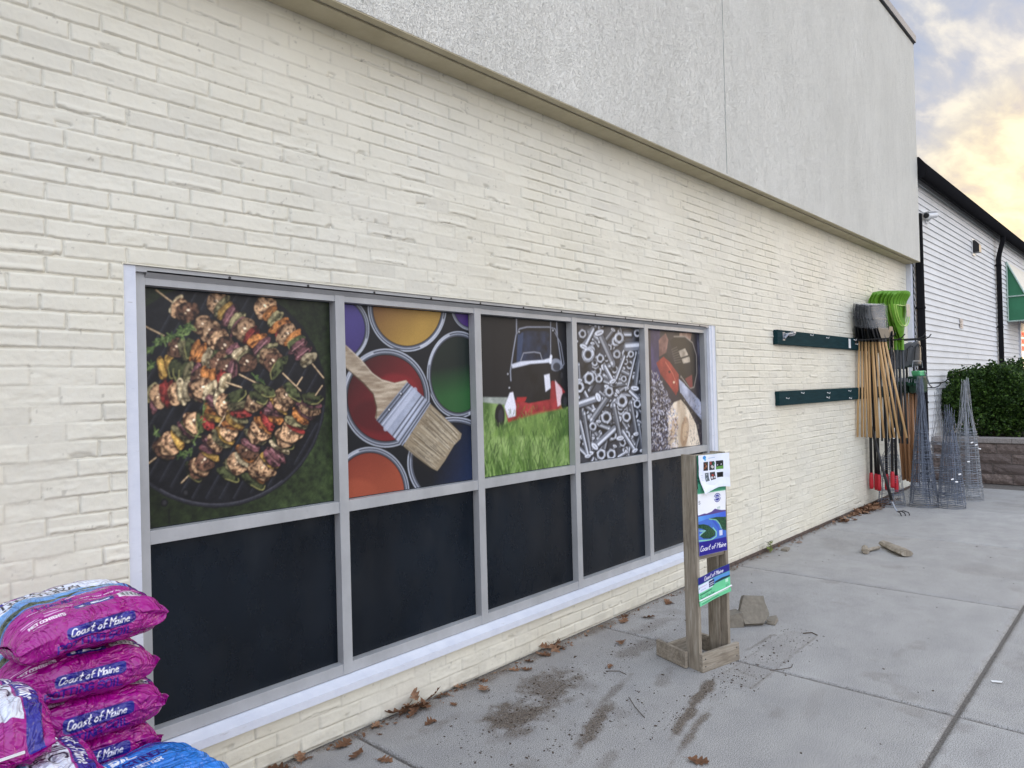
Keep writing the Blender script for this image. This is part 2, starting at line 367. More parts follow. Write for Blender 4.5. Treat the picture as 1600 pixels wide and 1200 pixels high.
def grid_mesh(name, P, uvflip=False, keep=None, attrs=None, closed_v=False):
    """P: (rows, cols, 3) array -> quad mesh; attrs: {name: (rows,cols) or (rows,cols,3)}"""
    R, C = P.shape[:2]
    idx = np.arange(R*C).reshape(R, C)
    if closed_v: idx = np.vstack([idx, idx[:1]])
    q = np.stack([idx[:-1, :-1], idx[:-1, 1:], idx[1:, 1:], idx[1:, :-1]], -1).reshape(-1, 4)
    if keep is not None: q = q[keep.reshape(-1)]
    if uvflip: q = q[:, ::-1]
    me = bpy.data.meshes.new(name)
    me.vertices.add(R*C); me.vertices.foreach_set('co', np.ascontiguousarray(P, dtype=np.float32).reshape(-1))
    me.loops.add(len(q)*4); me.loops.foreach_set('vertex_index', np.ascontiguousarray(q, dtype=np.int32).reshape(-1))
    me.polygons.add(len(q)); me.polygons.foreach_set('loop_start', np.arange(0, len(q)*4, 4, dtype=np.int32))
    me.polygons.foreach_set('loop_total', np.full(len(q), 4, dtype=np.int32))
    me.update(calc_edges=True)
    for k, a in (attrs or {}).items():
        if a.ndim == 2:
            at = me.attributes.new(k, 'FLOAT', 'POINT'); at.data.foreach_set('value', np.ascontiguousarray(a, dtype=np.float32).reshape(-1))
        else:
            at = me.attributes.new(k, 'FLOAT_COLOR', 'POINT')
            rgba = np.ones((R*C, 4), dtype=np.float32); rgba[:, :3] = a.reshape(-1, 3); at.data.foreach_set('color', rgba.reshape(-1))
    return me

# ------------------------------------------------------------------ noise and painting in metres
def _hash(ix, iy, seed):
    h = (ix.astype(np.int64)*374761393+iy.astype(np.int64)*668265263+seed*974711) & 0xffffffff
    h = ((h ^ (h >> 13))*1274126177) & 0xffffffff
    return ((h ^ (h >> 16)) & 0xffff)/65535.0
def vnoise(x, y, seed=0):
    ix = np.floor(x); iy = np.floor(y); fx = x-ix; fy = y-iy
    fx = fx*fx*(3-2*fx); fy = fy*fy*(3-2*fy)
    a = _hash(ix, iy, seed); b = _hash(ix+1, iy, seed); c = _hash(ix, iy+1, seed); d = _hash(ix+1, iy+1, seed)
    return a+(b-a)*fx+(c-a)*fy+(a-b-c+d)*fx*fy
def fbm(x, y, f, octv=4, seed=0, gain=0.5):
    s = 0; a = 1; t = 0
    for k in range(octv):
        s = s+a*vnoise(x*f, y*f, seed+k*17); t += a; a *= gain; f *= 2.03
    return s/t
def sstep(a, b, x):
    t = np.clip((x-a)/(b-a), 0, 1); return t*t*(3-2*t)
class Cv:
    """a sheet of w x h metres painted at a fixed grid step; y points up"""
    def __init__(s, w, h, res, bg=(0, 0, 0), H=None):
        s.nx = int(round(w/res))+1; s.ny = int(round(h/res))+1; s.w = w; s.h = h; s.res = w/(s.nx-1)
        s.x = np.linspace(0, w, s.nx); s.y = np.linspace(0, h, s.ny)
        s.X, s.Y = np.meshgrid(s.x, s.y); s.a = np.empty((s.ny, s.nx, 3)); s.a[:] = lin(bg)
        s.H = np.array(H).reshape(3, 3) if H else None
    def T(s, pts):
        p = np.array(pts, dtype=float).reshape(-1, 2)
        if s.H is None: return p
        q = np.c_[p, np.ones(len(p))] @ s.H.T
        return q[:, :2]/q[:, 2:]
    def sc(s, p):
        if s.H is None: return 1.0
        a, b, c = s.T([p, (p[0]+1, p[1]), (p[0], p[1]+1)])
        return math.sqrt(abs(np.cross(b-a, c-a)))
    def win(s, p, pad):
        x0, y0 = p.min(0)-pad; x1, y1 = p.max(0)+pad
        i0 = max(0, int((x0)/s.w*(s.nx-1))); i1 = min(s.nx, int(x1/s.w*(s.nx-1))+2)
        j0 = max(0, int((y0)/s.h*(s.ny-1))); j1 = min(s.ny, int(y1/s.h*(s.ny-1))+2)
        if i1 <= i0 or j1 <= j0: return None
        return slice(j0, j1), slice(i0, i1)
    def put(s, sl, m, col, al=1.0):
        X, Y = s.X[sl], s.Y[sl]
        c = col(X, Y) if callable(col) else np.array(lin(col))
        m = (np.clip(m, 0, 1)*al)[..., None]
        s.a[sl] = s.a[sl]*(1-m)+c*m
    def line(s, pts, wd, col, al=1.0, soft=None):
        wm = wd*(s.sc(pts[0]) if s.H is not None else 1)/2; p = s.T(pts); soft = soft or s.res
        sl = s.win(p, wm+soft)
        if sl is None: return
        X, Y = s.X[sl], s.Y[sl]; d = np.full(X.shape, 1e9)
        if len(p) == 1: p = np.vstack([p, p])
        for a, b in zip(p[:-1], p[1:]):
            ab = b-a; t = np.clip(((X-a[0])*ab[0]+(Y-a[1])*ab[1])/max(ab@ab, 1e-12), 0, 1)
            d = np.minimum(d, np.hypot(X-a[0]-t*ab[0], Y-a[1]-t*ab[1]))
        s.put(sl, (wm-d)/soft+0.5, col, al)
    def poly(s, pts, col, al=1.0, soft=None, raw=False):
        p = np.array(pts, dtype=float) if raw else s.T(pts); soft = soft or s.res
        sl = s.win(p, soft)
        if sl is None: return
        X, Y = s.X[sl], s.Y[sl]; ins = np.zeros(X.shape, bool); d = np.full(X.shape, 1e9)
        for a, b in zip(p, np.roll(p, -1, 0)):
            if a[1] != b[1]:
                ins ^= ((a[1] > Y) != (b[1] > Y)) & (X < (b[0]-a[0])*(Y-a[1])/(b[1]-a[1])+a[0])
            ab = b-a; t = np.clip(((X-a[0])*ab[0]+(Y-a[1])*ab[1])/max(ab@ab, 1e-12), 0, 1)
            d = np.minimum(d, np.hypot(X-a[0]-t*ab[0], Y-a[1]-t*ab[1]))
        s.put(sl, np.where(ins, d, -d)/soft+0.5, col, al)
    def ell(s, c, rx, ry, col, ang=0.0, al=1.0, soft=None, n=28):
        ca, sa = math.cos(ang), math.sin(ang)
        s.poly([(c[0]+rx*math.cos(t)*ca-ry*math.sin(t)*sa, c[1]+rx*math.cos(t)*sa+ry*math.sin(t)*ca) for t in np.linspace(0, 2*PI, n, endpoint=False)], col, al, soft)
def tex(c1, c2, f=40, seed=0, fy=None, ctr=2.0):
    a, b = np.array(lin(c1)), np.array(lin(c2))
    def fn(X, Y):
        t = np.clip((fbm(X, Y*((fy or f)/f), f, 4, seed)-0.5)*ctr+0.5, 0, 1)[..., None]
        return a*(1-t)+b*t
    return fn
def grad(c1, c2, p0, p1, nz=0.0):
    a, b = np.array(lin(c1)), np.array(lin(c2)); d = np.array(p1, float)-np.array(p0, float)
    def fn(X, Y):
        t = ((X-p0[0])*d[0]+(Y-p0[1])*d[1])/(d@d)
        if nz: t = t+(fbm(X, Y, 60, 3, 5)-0.5)*nz
        t = np.clip(t, 0, 1)[..., None]; return a*(1-t)+b*t
    return fn
FONT = {'A':'002640;1232','B':'0006364544330 3;3342413000','C':'453616050110304 1','D':'000626444220 00','E':'46060040;0333','F':'460600;0333','G':'453616050110304 14323','H':'0006;4046;0343',
 'I':'2026','K':'0006;460240','L':'060040','M':'0006234640','N':'00064046','O':'16050110304145 3616','P':'000636454433 03','R':'000636454433 03;2340','S':'453616050413334241301001','T':'0646;2026','U':'060110304146','W':'0610233046',
 'V':'062046','X':'0046;4006','Y':'062346;2320','&':'40141526350110204 2','0':'1605011030414536 16','1':'152620','2':'05163645 44 0040','5':'46060434423 01001',
 'c':'3323120210 21 31','o':'1302011020313223 13','a':'331302011020 3133;3340','s':'332312223 121 10','t':'2611 20 30;0434','f':'3626 15 10;0333','i':'1310;1515','n':'0300;02132332 30','e':'02322313 02 01 1030','d':'331302011020 31;3630','r':'0300;021333','u':'03011020 31;3330','l':'1611 20','g':'331302011020 31;33 3110','*':'00051222 3545'}
def text(cv, s, x, y, h, wd, col, wfac=0.62, slant=0.0, sp=0.28, rot=0.0, al=1.0):
    """stroke lettering: h cap height, wd stroke width (metres)"""
    u = h/6; ca, sa = math.cos(rot), math.sin(rot); cx = 0
    for ch in s:
        g = FONT.get(ch) or FONT.get(ch.upper())
        if ch == ' ': cx += h*wfac*0.6; continue
        adv = h*wfac
        if g:
            if ch in 'Ii': adv *= 0.5
            if ch == 'M' or ch == 'W': adv *= 1.15
            for st in g.replace(' ', '').split(';'):
                pts = []
                for k in range(0, len(st)-1, 2):
                    gx, gy = int(st[k]), int(st[k+1])
                    if ch in 'Ii': gx = gx-(2 if ch == 'I' else 1)+1; px = cx+gx/4*h*wfac*0.8
                    else: px = cx+gx/4*adv
                    py = gy*u; px += slant*py
                    pts.append((x+px*ca-py*sa, y+px*sa+py*ca))
                cv.line(pts, wd, col, al)
        cx += adv+h*sp*wfac
    return cx
def printed(name, cv, mat, parent, org, ux, uy, bow=None):
    """the painted sheet as a mesh: org + x*ux + y*uy (+ bow(x,y) along the normal)"""
    ux, uy, org = np.array(ux, float), np.array(uy, float), np.array(org, float); nn = np.cross(ux, uy)
    P = org+cv.X[..., None]*ux+cv.Y[..., None]*uy
    if bow is not None: P = P+bow(cv.X, cv.Y)[..., None]*nn
    me = grid_mesh(name, P, attrs={'Col': cv.a})
    return link(name, me, mat, parent, True)

# ------------------------------------------------------------------ pictures printed on the window film (flat prints, painted as colour on the sheet)
def mural_skewers(w, h):
    cv = Cv(w, h, 0.0028, (24, 36, 24), [0.000796255,-1.69747e-05,-0.0451201,-0.000128803,-0.000840774,0.99113,-0.000215843,7.41711e-06,1.0])
    X, Y = cv.X, cv.Y; g = rnd
    n = fbm(X, Y, 45, 4, 3); m = fbm(X, Y, 9, 3, 5)
    base = np.array(lin((14, 24, 18)))*(1-n[..., None])+np.array(lin((66, 88, 50)))*n[..., None]
    k = sstep(0.05, 0.8, X/w)*sstep(1.0, 0.2, Y/h)*0.8+0.2
    cv.a[:] = base*(0.35+0.9*k*m*1.4)[..., None]
    # kettle rim and grate
    cv.ell((385, 570), 498, 505, (22, 24, 32)); cv.ell((385, 566), 484, 488, tex((13, 15, 22), (26, 29, 38), 20, 8))
    for i in range(26):
        x0 = -260+i*62
        a = (x0+520, 80); b = (x0-40, 1080)
        P = [(a[0]+(b[0]-a[0])*t, a[1]+(b[1]-a[1])*t) for t in np.linspace(0, 1, 40)]
        P = [p for p in P if ((p[0]-385)/478)**2+((p[1]-566)/482)**2 < 1]
        if len(P) > 2:
            cv.line(P, 13, (38, 42, 54), 0.6); cv.line([(p[0]-4, p[1]) for p in P], 2.5, (80, 86, 104), 0.45)
    cv.line([(385+490*math.cos(t), 566+496*math.sin(t)) for t in np.linspace(0.1, 2.4, 40)], 9, (52, 56, 70), 0.8)
    cv.line([(385+484*math.cos(t), 566+490*math.sin(t)) for t in np.linspace(0.9, 2.1, 40)], 3, (120, 126, 146), 0.5)
    for p in ((255, 1005), (160, 1050)): cv.ell(p, 17, 20, (16, 18, 24)); cv.ell(p, 9, 10, (52, 54, 62))
    cv.line([(180, 1080), (182, 1145)], 6, (14, 16, 20))
    C = {'C': ((222, 178, 130), (136, 80, 50)), 'M': ((150, 104, 78), (78, 46, 38)), 'Y': ((224, 178, 62), (170, 112, 34)), 'R': ((204, 48, 44), (120, 20, 26)),
         'P': ((150, 88, 104), (82, 40, 56)), 'W': ((220, 208, 166), (160, 142, 98)), 'G': ((92, 108, 60), (16, 28, 16)), 'O': ((220, 134, 46), (150, 72, 24)), 'Z': ((176, 172, 120), (80, 84, 50))}
    def stick(a, b): cv.line([a, b], 8, (58, 40, 30)); cv.line([(a[0], a[1]-1.5), (b[0], b[1]-1.5)], 4.5, (206, 186, 152))
    def chain(items, wid=1.0):
        out_ = []
        for k in range(len(items)):
            out_.append(items[k])
            if k+1 < len(items):
                (xa, ya, ca), (xb, yb, cb) = items[k], items[k+1]
                if math.hypot(xb-xa, yb-ya) > 40: out_.append(((xa+xb)/2+g.uniform(-5, 5), (ya+yb)/2+g.uniform(-5, 5), g.choice('CPZOMYWG')))
        items = out_
        pts = [(x, y) for x, y, c in items]
        stick(pts[0], pts[-1])
        for i, (x, y, c) in enumerate(items):
            a = pts[max(0, i-1)]; b = pts[min(len(pts)-1, i+1)]
            ang = math.atan2(b[1]-a[1], b[0]-a[0])+g.uniform(-0.25, 0.25)
            thin = c in 'YRPOWZG'
            rx = (22 if thin else 42)*wid*g.uniform(0.9, 1.2); ry = (50 if thin else 47)*wid*g.uniform(0.85, 1.15)
            l, d = C[c]; sd = g.randrange(9999); k_ = g.uniform(.72, .98); l, d = [tuple(int((v*.82+sum(q)/3*.18)*k_) for v in q) for q in (l, d)]
            cv.ell((x+3, y+5), rx+5, ry+5, (12, 10, 12), ang, 0.75, 0.006)
            # slightly lumpy outline
            P = []; ph = g.uniform(0, 6)
            for t in np.linspace(0, 2*PI, 26, endpoint=False):
                q = 1+0.08*math.sin(3*t+ph)+0.06*math.sin(5*t+2*ph)
                u, v = rx*q*math.cos(t), ry*q*math.sin(t)
                P.append((x+u*math.cos(ang)-v*math.sin(ang), y+u*math.sin(ang)+v*math.cos(ang)))
            cv.poly(P, tex(tuple(int(v*.6) for v in d), l, 75, sd, ctr=3.6))
            hx, hy = x-5, y-8
            cv.ell((hx, hy), rx*0.5, ry*0.55, tuple(min(255, int(v*1.06+14)) for v in l), ang, 0.45, 0.010)
            if c in 'CM':
                for q in range(9):
                    a2 = g.uniform(0, 6.3); r2 = g.uniform(0.1, 0.85)
                    cv.ell((x+rx*r2*math.cos(a2), y+ry*r2*math.sin(a2)), g.uniform(3, 8), g.uniform(2, 5), (54, 30, 22), g.uniform(0, 3), 0.75)
                cv.ell((hx+4, hy), 8, 5, (250, 238, 214), ang, 0.75); cv.ell((hx-8, hy+14), 5, 3, (244, 226, 192), ang, 0.6)
            elif c == 'G':
                cv.line([P[k] for k in range(6, 14)], 4, (176, 180, 112), 0.6)
            elif c == 'W' or c == 'Z':
                cv.ell((x, y), rx*0.3, ry*0.7, d, ang, 0.6)
            elif c == 'P':
                cv.line([(x-ry*0.7*math.sin(ang), y+ry*0.7*math.cos(ang)), (x+ry*0.7*math.sin(ang), y-ry*0.7*math.cos(ang))], 4, (196, 150, 160), 0.6)
            else:
                cv.line([(x-ry*0.6*math.sin(ang)-3, y+ry*0.6*math.cos(ang)), (x+ry*0.5*math.sin(ang)-3, y-ry*0.5*math.cos(ang))], 4, tuple(min(255, v+34) for v in l), 0.7)
            if g.random() < 0.5: cv.ell((x+g.uniform(-12, 12), y+g.uniform(-20, 20)), 9, 7, (40, 22, 18), 0.4, 0.7)
    stick((65, 258), (158, 304)); stick((123, 100), (200, 158))
    chain([(215, 165, 'W'), (250, 200, 'M'), (268, 196, 'M')])
    chain([(610, 175, 'C'), (655, 225, 'Z'), (692, 286, 'R'), (735, 312, 'O'), (758, 350, 'P'), (780, 380, 'P'), (803, 408, 'W')]); stick((822, 430), (872, 492))
    chain([(395, 155, 'C'), (430, 192, 'Y'), (452, 215, 'P'), (482, 240, 'Z'), (520, 278, 'C'), (548, 300, 'R'), (572, 322, 'O'), (592, 352, 'P'), (630, 402, 'C'), (672, 442, 'G')], 1.08); stick((690, 472), (770, 550))
    chain([(332, 258, 'C'), (390, 312, 'M'), (432, 352, 'M'), (462, 370, 'P'), (490, 388, 'W'), (532, 424, 'M')]); stick((482, 470), (580, 520))
    chain([(215, 358, 'M'), (272, 355, 'G'), (322, 382, 'O'), (352, 405, 'W'), (390, 412, 'G'), (428, 432, 'Z'), (462, 455, 'P')])
    chain([(150, 450, 'Y'), (188, 440, 'Y'), (226, 455, 'G'), (266, 465, 'Z'), (302, 475, 'P'), (346, 488, 'O'), (378, 496, 'O'), (412, 502, 'R'), (428, 512, 'W')]); stick((435, 512), (505, 535))
    chain([(95, 560, 'Z'), (122, 588, 'P'), (166, 558, 'R'), (188, 562, 'R'), (222, 562, 'C'), (264, 550, 'W'), (294, 545, 'Z'), (334, 540, 'C'), (362, 548, 'W')], 1.1)
    stick((82, 880), (122, 850))
    chain([(145, 822, 'Z'), (182, 796, 'C'), (220, 766, 'Y'), (262, 728, 'P'), (292, 690, 'C'), (355, 690, 'R'), (382, 662, 'Y'), (382, 605, 'P'), (430, 608, 'C')], 1.05)
    stick((236, 962), (276, 922))
    chain([(290, 912, 'G'), (325, 885, 'C'), (362, 830, 'Y'), (372, 790, 'P'), (412, 765, 'Z'), (450, 730, 'C'), (472, 680, 'Y'), (502, 648, 'R'), (480, 572, 'G')])
    chain([(445, 920, 'G'), (490, 872, 'C'), (526, 832, 'O'), (546, 790, 'P'), (566, 756, 'Z'), (596, 722, 'C'), (622, 680, 'R'), (652, 664, 'O'), (655, 618, 'P'), (690, 592, 'C'), (732, 552, 'G')]); stick((750, 530), (776, 490))
    chain([(562, 600, 'C'), (606, 545, 'G')])
    chain([(560, 950, 'G'), (586, 905, 'C'), (632, 862, 'Y'), (662, 832, 'P'), (676, 796, 'W'), (702, 756, 'C'), (746, 706, 'R'), (766, 664, 'O'), (790, 642, 'P'), (812, 622, 'C'), (820, 582, 'G')], 1.05); stick((836, 570), (866, 527))
    def herb(pts, n=30, s=22):
        cv.line(pts, 3, (90, 112, 60))
        for i in range(n):
            t = g.random()*(len(pts)-1); k = int(t); f = t-k; a, b = pts[k], pts[k+1]
            x, y = a[0]+(b[0]-a[0])*f, a[1]+(b[1]-a[1])*f; an = g.uniform(0, 6.3)
            cv.line([(x, y), (x+s*math.cos(an), y+s*math.sin(an))], 5, g.choice([(86, 118, 62), (120, 150, 88), (58, 88, 46)]))
    herb([(70, 382), (150, 330), (230, 285), (292, 258)], 46, 26); herb([(130, 330), (200, 300), (262, 300)], 26); herb([(75, 460), (105, 430)], 18)
    herb([(340, 590), (330, 680), (312, 740), (288, 782)], 14, 16); herb([(112, 705), (130, 750)], 8, 14); herb([(215, 840), (260, 830), (285, 822)], 18, 18); herb([(560, 480), (610, 520)], 8, 14)
    hf = fbm(X, Y, 150, 3, 19, 0.7); v = (0.80+0.25*fbm(X, Y, 3, 2, 9))*(0.5+1.1*hf); cv.a[:] = cv.a*v[..., None]*np.array([1.5, 1.32, 1.12])
    return cv
def mural_paint(w, h):
    cv = Cv(w, h, 0.0028, (14, 22, 32), [0.00102368,-2.43996e-05,-0.0335658,-0.000133639,-0.000872345,0.997521,-0.000223948,7.69562e-06,1.0])
    g = rnd
    def can(c, rx, ry, col, full=None):
        cv.ell(c, rx+6, ry+6, (10, 14, 20), 0, 1, None, 60)
        cv.ell(c, rx, ry, (112, 118, 132), 0, 1, None, 60)
        for f, cc, wd in ((0.985, (214, 220, 232), 4), (0.955, (70, 76, 90), 5), (0.93, (190, 196, 210), 4), (0.905, (90, 96, 110), 5)):
            cv.line([(c[0]+rx*f*math.cos(t), c[1]+ry*f*math.sin(t)) for t in np.linspace(0, 2*PI, 60)], wd, cc, 0.85)
        for t0, t1 in ((3.4, 4.4), (0.3, 1.2)):
            cv.line([(c[0]+rx*0.95*math.cos(t), c[1]+ry*0.95*math.sin(t)) for t in np.linspace(t0, t1, 20)], 9, (232, 236, 246), 0.55)
        cv.ell(c, rx*0.885, ry*0.885, (16, 16, 22), 0, 1, None, 60); cv.ell(c, rx*0.865, ry*0.865, col, 0, 1, None, 60)
    can((15, 225), 180, 190, grad((96, 84, 168), (66, 48, 122), (0, .95), (0.05, .6)))
    can((398, 105), 212, 240, grad((136, 84, 46), (190, 148, 56), (0.15, .95), (0.38, .72)))
    can((742, 100), 108, 130, (84, 44, 140))
    can((672, 468), 168, 234, grad((20, 40, 34), (44, 114, 52), (.6, .62), (.62, .46)))
    can((283, 594), 236, 266, grad((64, 16, 24), (140, 22, 32), (0.1, .7), (.33, .48)))
    cv.ell((350, 540), 110, 76, (172, 26, 38), 0.25, 0.5, 0.02); cv.ell((250, 690), 150, 90, (84, 12, 22), 0.1, 0.6, 0.03)
    can((648, 940), 250, 246, grad((10, 17, 28), (20, 50, 98), (.62, .16), (.86, .02), 0.2))
    can((198, 1100), 212, 244, grad((136, 36, 30), (190, 84, 48), (0, .3), (.12, .0)))
    cv.ell((140, 1110), 110, 80, (200, 92, 54), 0.2, 0.5, 0.02)
    # brush
    cv.poly([(20, 268), (78, 318), (152, 388), (210, 458), (262, 494), (330, 512), (392, 498), (404, 512), (240, 716), (226, 700), (236, 640), (216, 568), (160, 506), (78, 440), (20, 380)], tex((158, 136, 110), (204, 186, 160), 14, 31, 90))
    cv.line([(78, 322), (152, 392), (212, 464), (264, 500), (330, 518), (388, 504)], 5, (220, 204, 180), 0.8)
    cv.line([(78, 440), (160, 510), (216, 572), (234, 642), (232, 700)], 7, (104, 84, 62), 0.8)
    cv.poly([(232, 712), (398, 508), (524, 622), (372, 850)], grad((96, 104, 124), (176, 184, 204), (.12, .45), (.35, .30), .3))
    def lerp(a, b, t): return (a[0]+(b[0]-a[0])*t, a[1]+(b[1]-a[1])*t)
    for t, cc, wd in ((0.03, (24, 26, 34), 8), (0.12, (30, 32, 42), 9), (0.2, (214, 220, 236), 5), (0.34, (190, 196, 214), 26), (0.62, (44, 48, 60), 7), (0.68, (206, 212, 228), 5), (0.74, (38, 42, 54), 7), (0.80, (196, 202, 220), 5), (0.88, (40, 44, 54), 9), (0.96, (22, 24, 30), 9)):
        cv.line([lerp((236, 712), (372, 846), t), lerp((400, 512), (520, 624), t)], wd, cc, 0.75)
    for p in ((303, 658), (366, 572)): cv.ell(p, 9, 9, (30, 32, 40)); cv.ell((p[0]-2, p[1]-2), 5, 5, (210, 214, 226))
    cv.poly([(376, 850), (522, 624), (560, 660), (690, 786), (684, 812), (650, 846), (600, 930), (560, 985), (520, 965), (440, 905)], (168, 150, 120))
    for i in range(240):
        t = g.random(); a = lerp((378, 846), (520, 630), t); b = lerp((548, 978), (686, 800), t+g.uniform(-.04, .04)); L0 = g.uniform(0, .6); L1 = g.uniform(0.6, 1.0)
        cv.line([lerp(a, b, L0), lerp(a, b, L1)], g.uniform(1.5, 4), g.choice([(206, 192, 162), (180, 164, 134), (104, 88, 68), (226, 214, 188), (84, 70, 56)]), 0.6)
    cv.poly([(376, 852), (440, 905), (540, 980), (520, 990), (420, 920)], (30, 26, 24), 0.5, 0.01)
    cv.a[:] = cv.a*(0.86+0.2*fbm(cv.X, cv.Y*0.3, 7, 2, 4))[..., None]*0.95+0.004
    return cv
def mural_mower(w, h):
    cv = Cv(w, h, 0.004, (26, 26, 32), [0.00122478,-3.13103e-05,-0.931566,-0.000133639,-0.000872345,0.997521,-0.000223948,7.69562e-06,1.0])
    g = rnd; X, Y = cv.X, cv.Y
    cv.a *= (0.75+0.5*vnoise(X*28, Y*0, 3))[..., None]
    cv.poly([(795, 588), (960, 590), (960, 640), (795, 645)], tex((140, 150, 140), (178, 184, 176), 30, 2))
    cv.poly([(780, 612), (1000, 640), (1300, 640), (1300, 1040), (780, 1040)], tex((84, 122, 50), (160, 190, 108), 14, 4, 5))
    cv.poly([(988, 250), (1030, 232), (1160, 236), (1165, 400), (985, 400)], tex((20, 26, 42), (46, 62, 94), 20, 7))
    cv.poly([(992, 250), (1022, 240), (1010, 400), (985, 400)], (62, 84, 124), 0.8)
    for P, wd in (([(985, 160), (985, 240), (968, 340), (952, 450), (955, 500)], 9), ([(985, 250), (1000, 222), (1040, 212), (1160, 212), (1192, 222), (1202, 250)], 7), ([(1198, 150), (1204, 260), (1222, 380), (1232, 430)], 8), ([(1168, 150), (1168, 380)], 6), ([(1190, 240), (1222, 300), (1240, 410), (1220, 440)], 5), ([(1008, 392), (1022, 352), (1080, 346), (1112, 352), (1122, 386)], 6)):
        cv.line(P, wd+2, (24, 26, 34)); cv.line(P, wd*.72, (128, 134, 152)); cv.line([(x-1, y) for x, y in P], wd*.3, (214, 218, 232), 0.8)
    for p in ((1000, 240), (1182, 232), (940, 466), (948, 540), (1212, 400)): cv.ell(p, 10, 11, (20, 20, 24)); cv.ell((p[0]-2, p[1]-2), 4, 4, (210, 212, 220))
    cv.ell((1195, 415), 32, 34, (150, 156, 172)); cv.ell((1200, 425), 20, 22, (70, 74, 86))
    cv.poly([(920, 640), (962, 560), (1010, 545), (1180, 500), (1215, 520), (1245, 560), (1238, 650), (1100, 680), (940, 725)], tex((150, 22, 30), (206, 52, 58), 16, 3))
    cv.poly([(962, 420), (1060, 400), (1168, 392), (1172, 450), (1165, 600), (1050, 622), (975, 600), (958, 540)], tex((14, 14, 18), (34, 34, 40), 18, 6))
    cv.poly([(958, 412), (1010, 396), (1130, 388), (1168, 376), (1170, 402), (1060, 410), (962, 434)], (206, 210, 222))
    cv.line([(1170, 370), (1166, 400)], 16, (220, 222, 230))
    cv.poly([(1132, 470), (1162, 462), (1168, 540), (1140, 560)], (214, 214, 224)); cv.poly([(1190, 495), (1228, 545), (1236, 620), (1205, 640), (1196, 560)], (226, 190, 196))
    cv.poly([(920, 640), (948, 565), (966, 560), (982, 640), (978, 690), (940, 700)], (216, 216, 226)); cv.poly([(985, 590), (1040, 588), (1030, 612), (990, 616)], (196, 30, 36))
    for c, rx, ry in (((895, 690), 27, 66), ((1240, 610), 18, 46), ((1222, 470), 12, 30)): cv.ell(c, rx, ry, (26, 26, 30)); cv.ell((c[0]+5, c[1]), rx*.5, ry*.55, (60, 60, 66))
    cv.poly([(880, 752), (960, 716), (1100, 674), (1250, 646), (1300, 640), (1300, 800), (850, 800)], tex((62, 104, 36), (146, 182, 84), 16, 14, 6), 0.9, 0.02)
    for i in range(900):
        y = 640+400*g.random()**0.8; x = g.uniform(780, 1300); s = 12+50*(y-600)/400; dx = g.uniform(-0.45, 0.45)*s
        if x < 940 and y-s < 700 and 865 < x and g.random() < .8: continue
        c = g.choice([(70, 112, 34), (104, 148, 52), (132, 172, 74), (88, 132, 44), (164, 198, 110), (52, 90, 28)])
        cv.line([(x, y), (x+dx*.4, y-s*.6), (x+dx, y-s)], g.uniform(2, 7)*(0.5+(y-600)/500), c, g.uniform(0.35, 0.85), 0.005)
    return cv
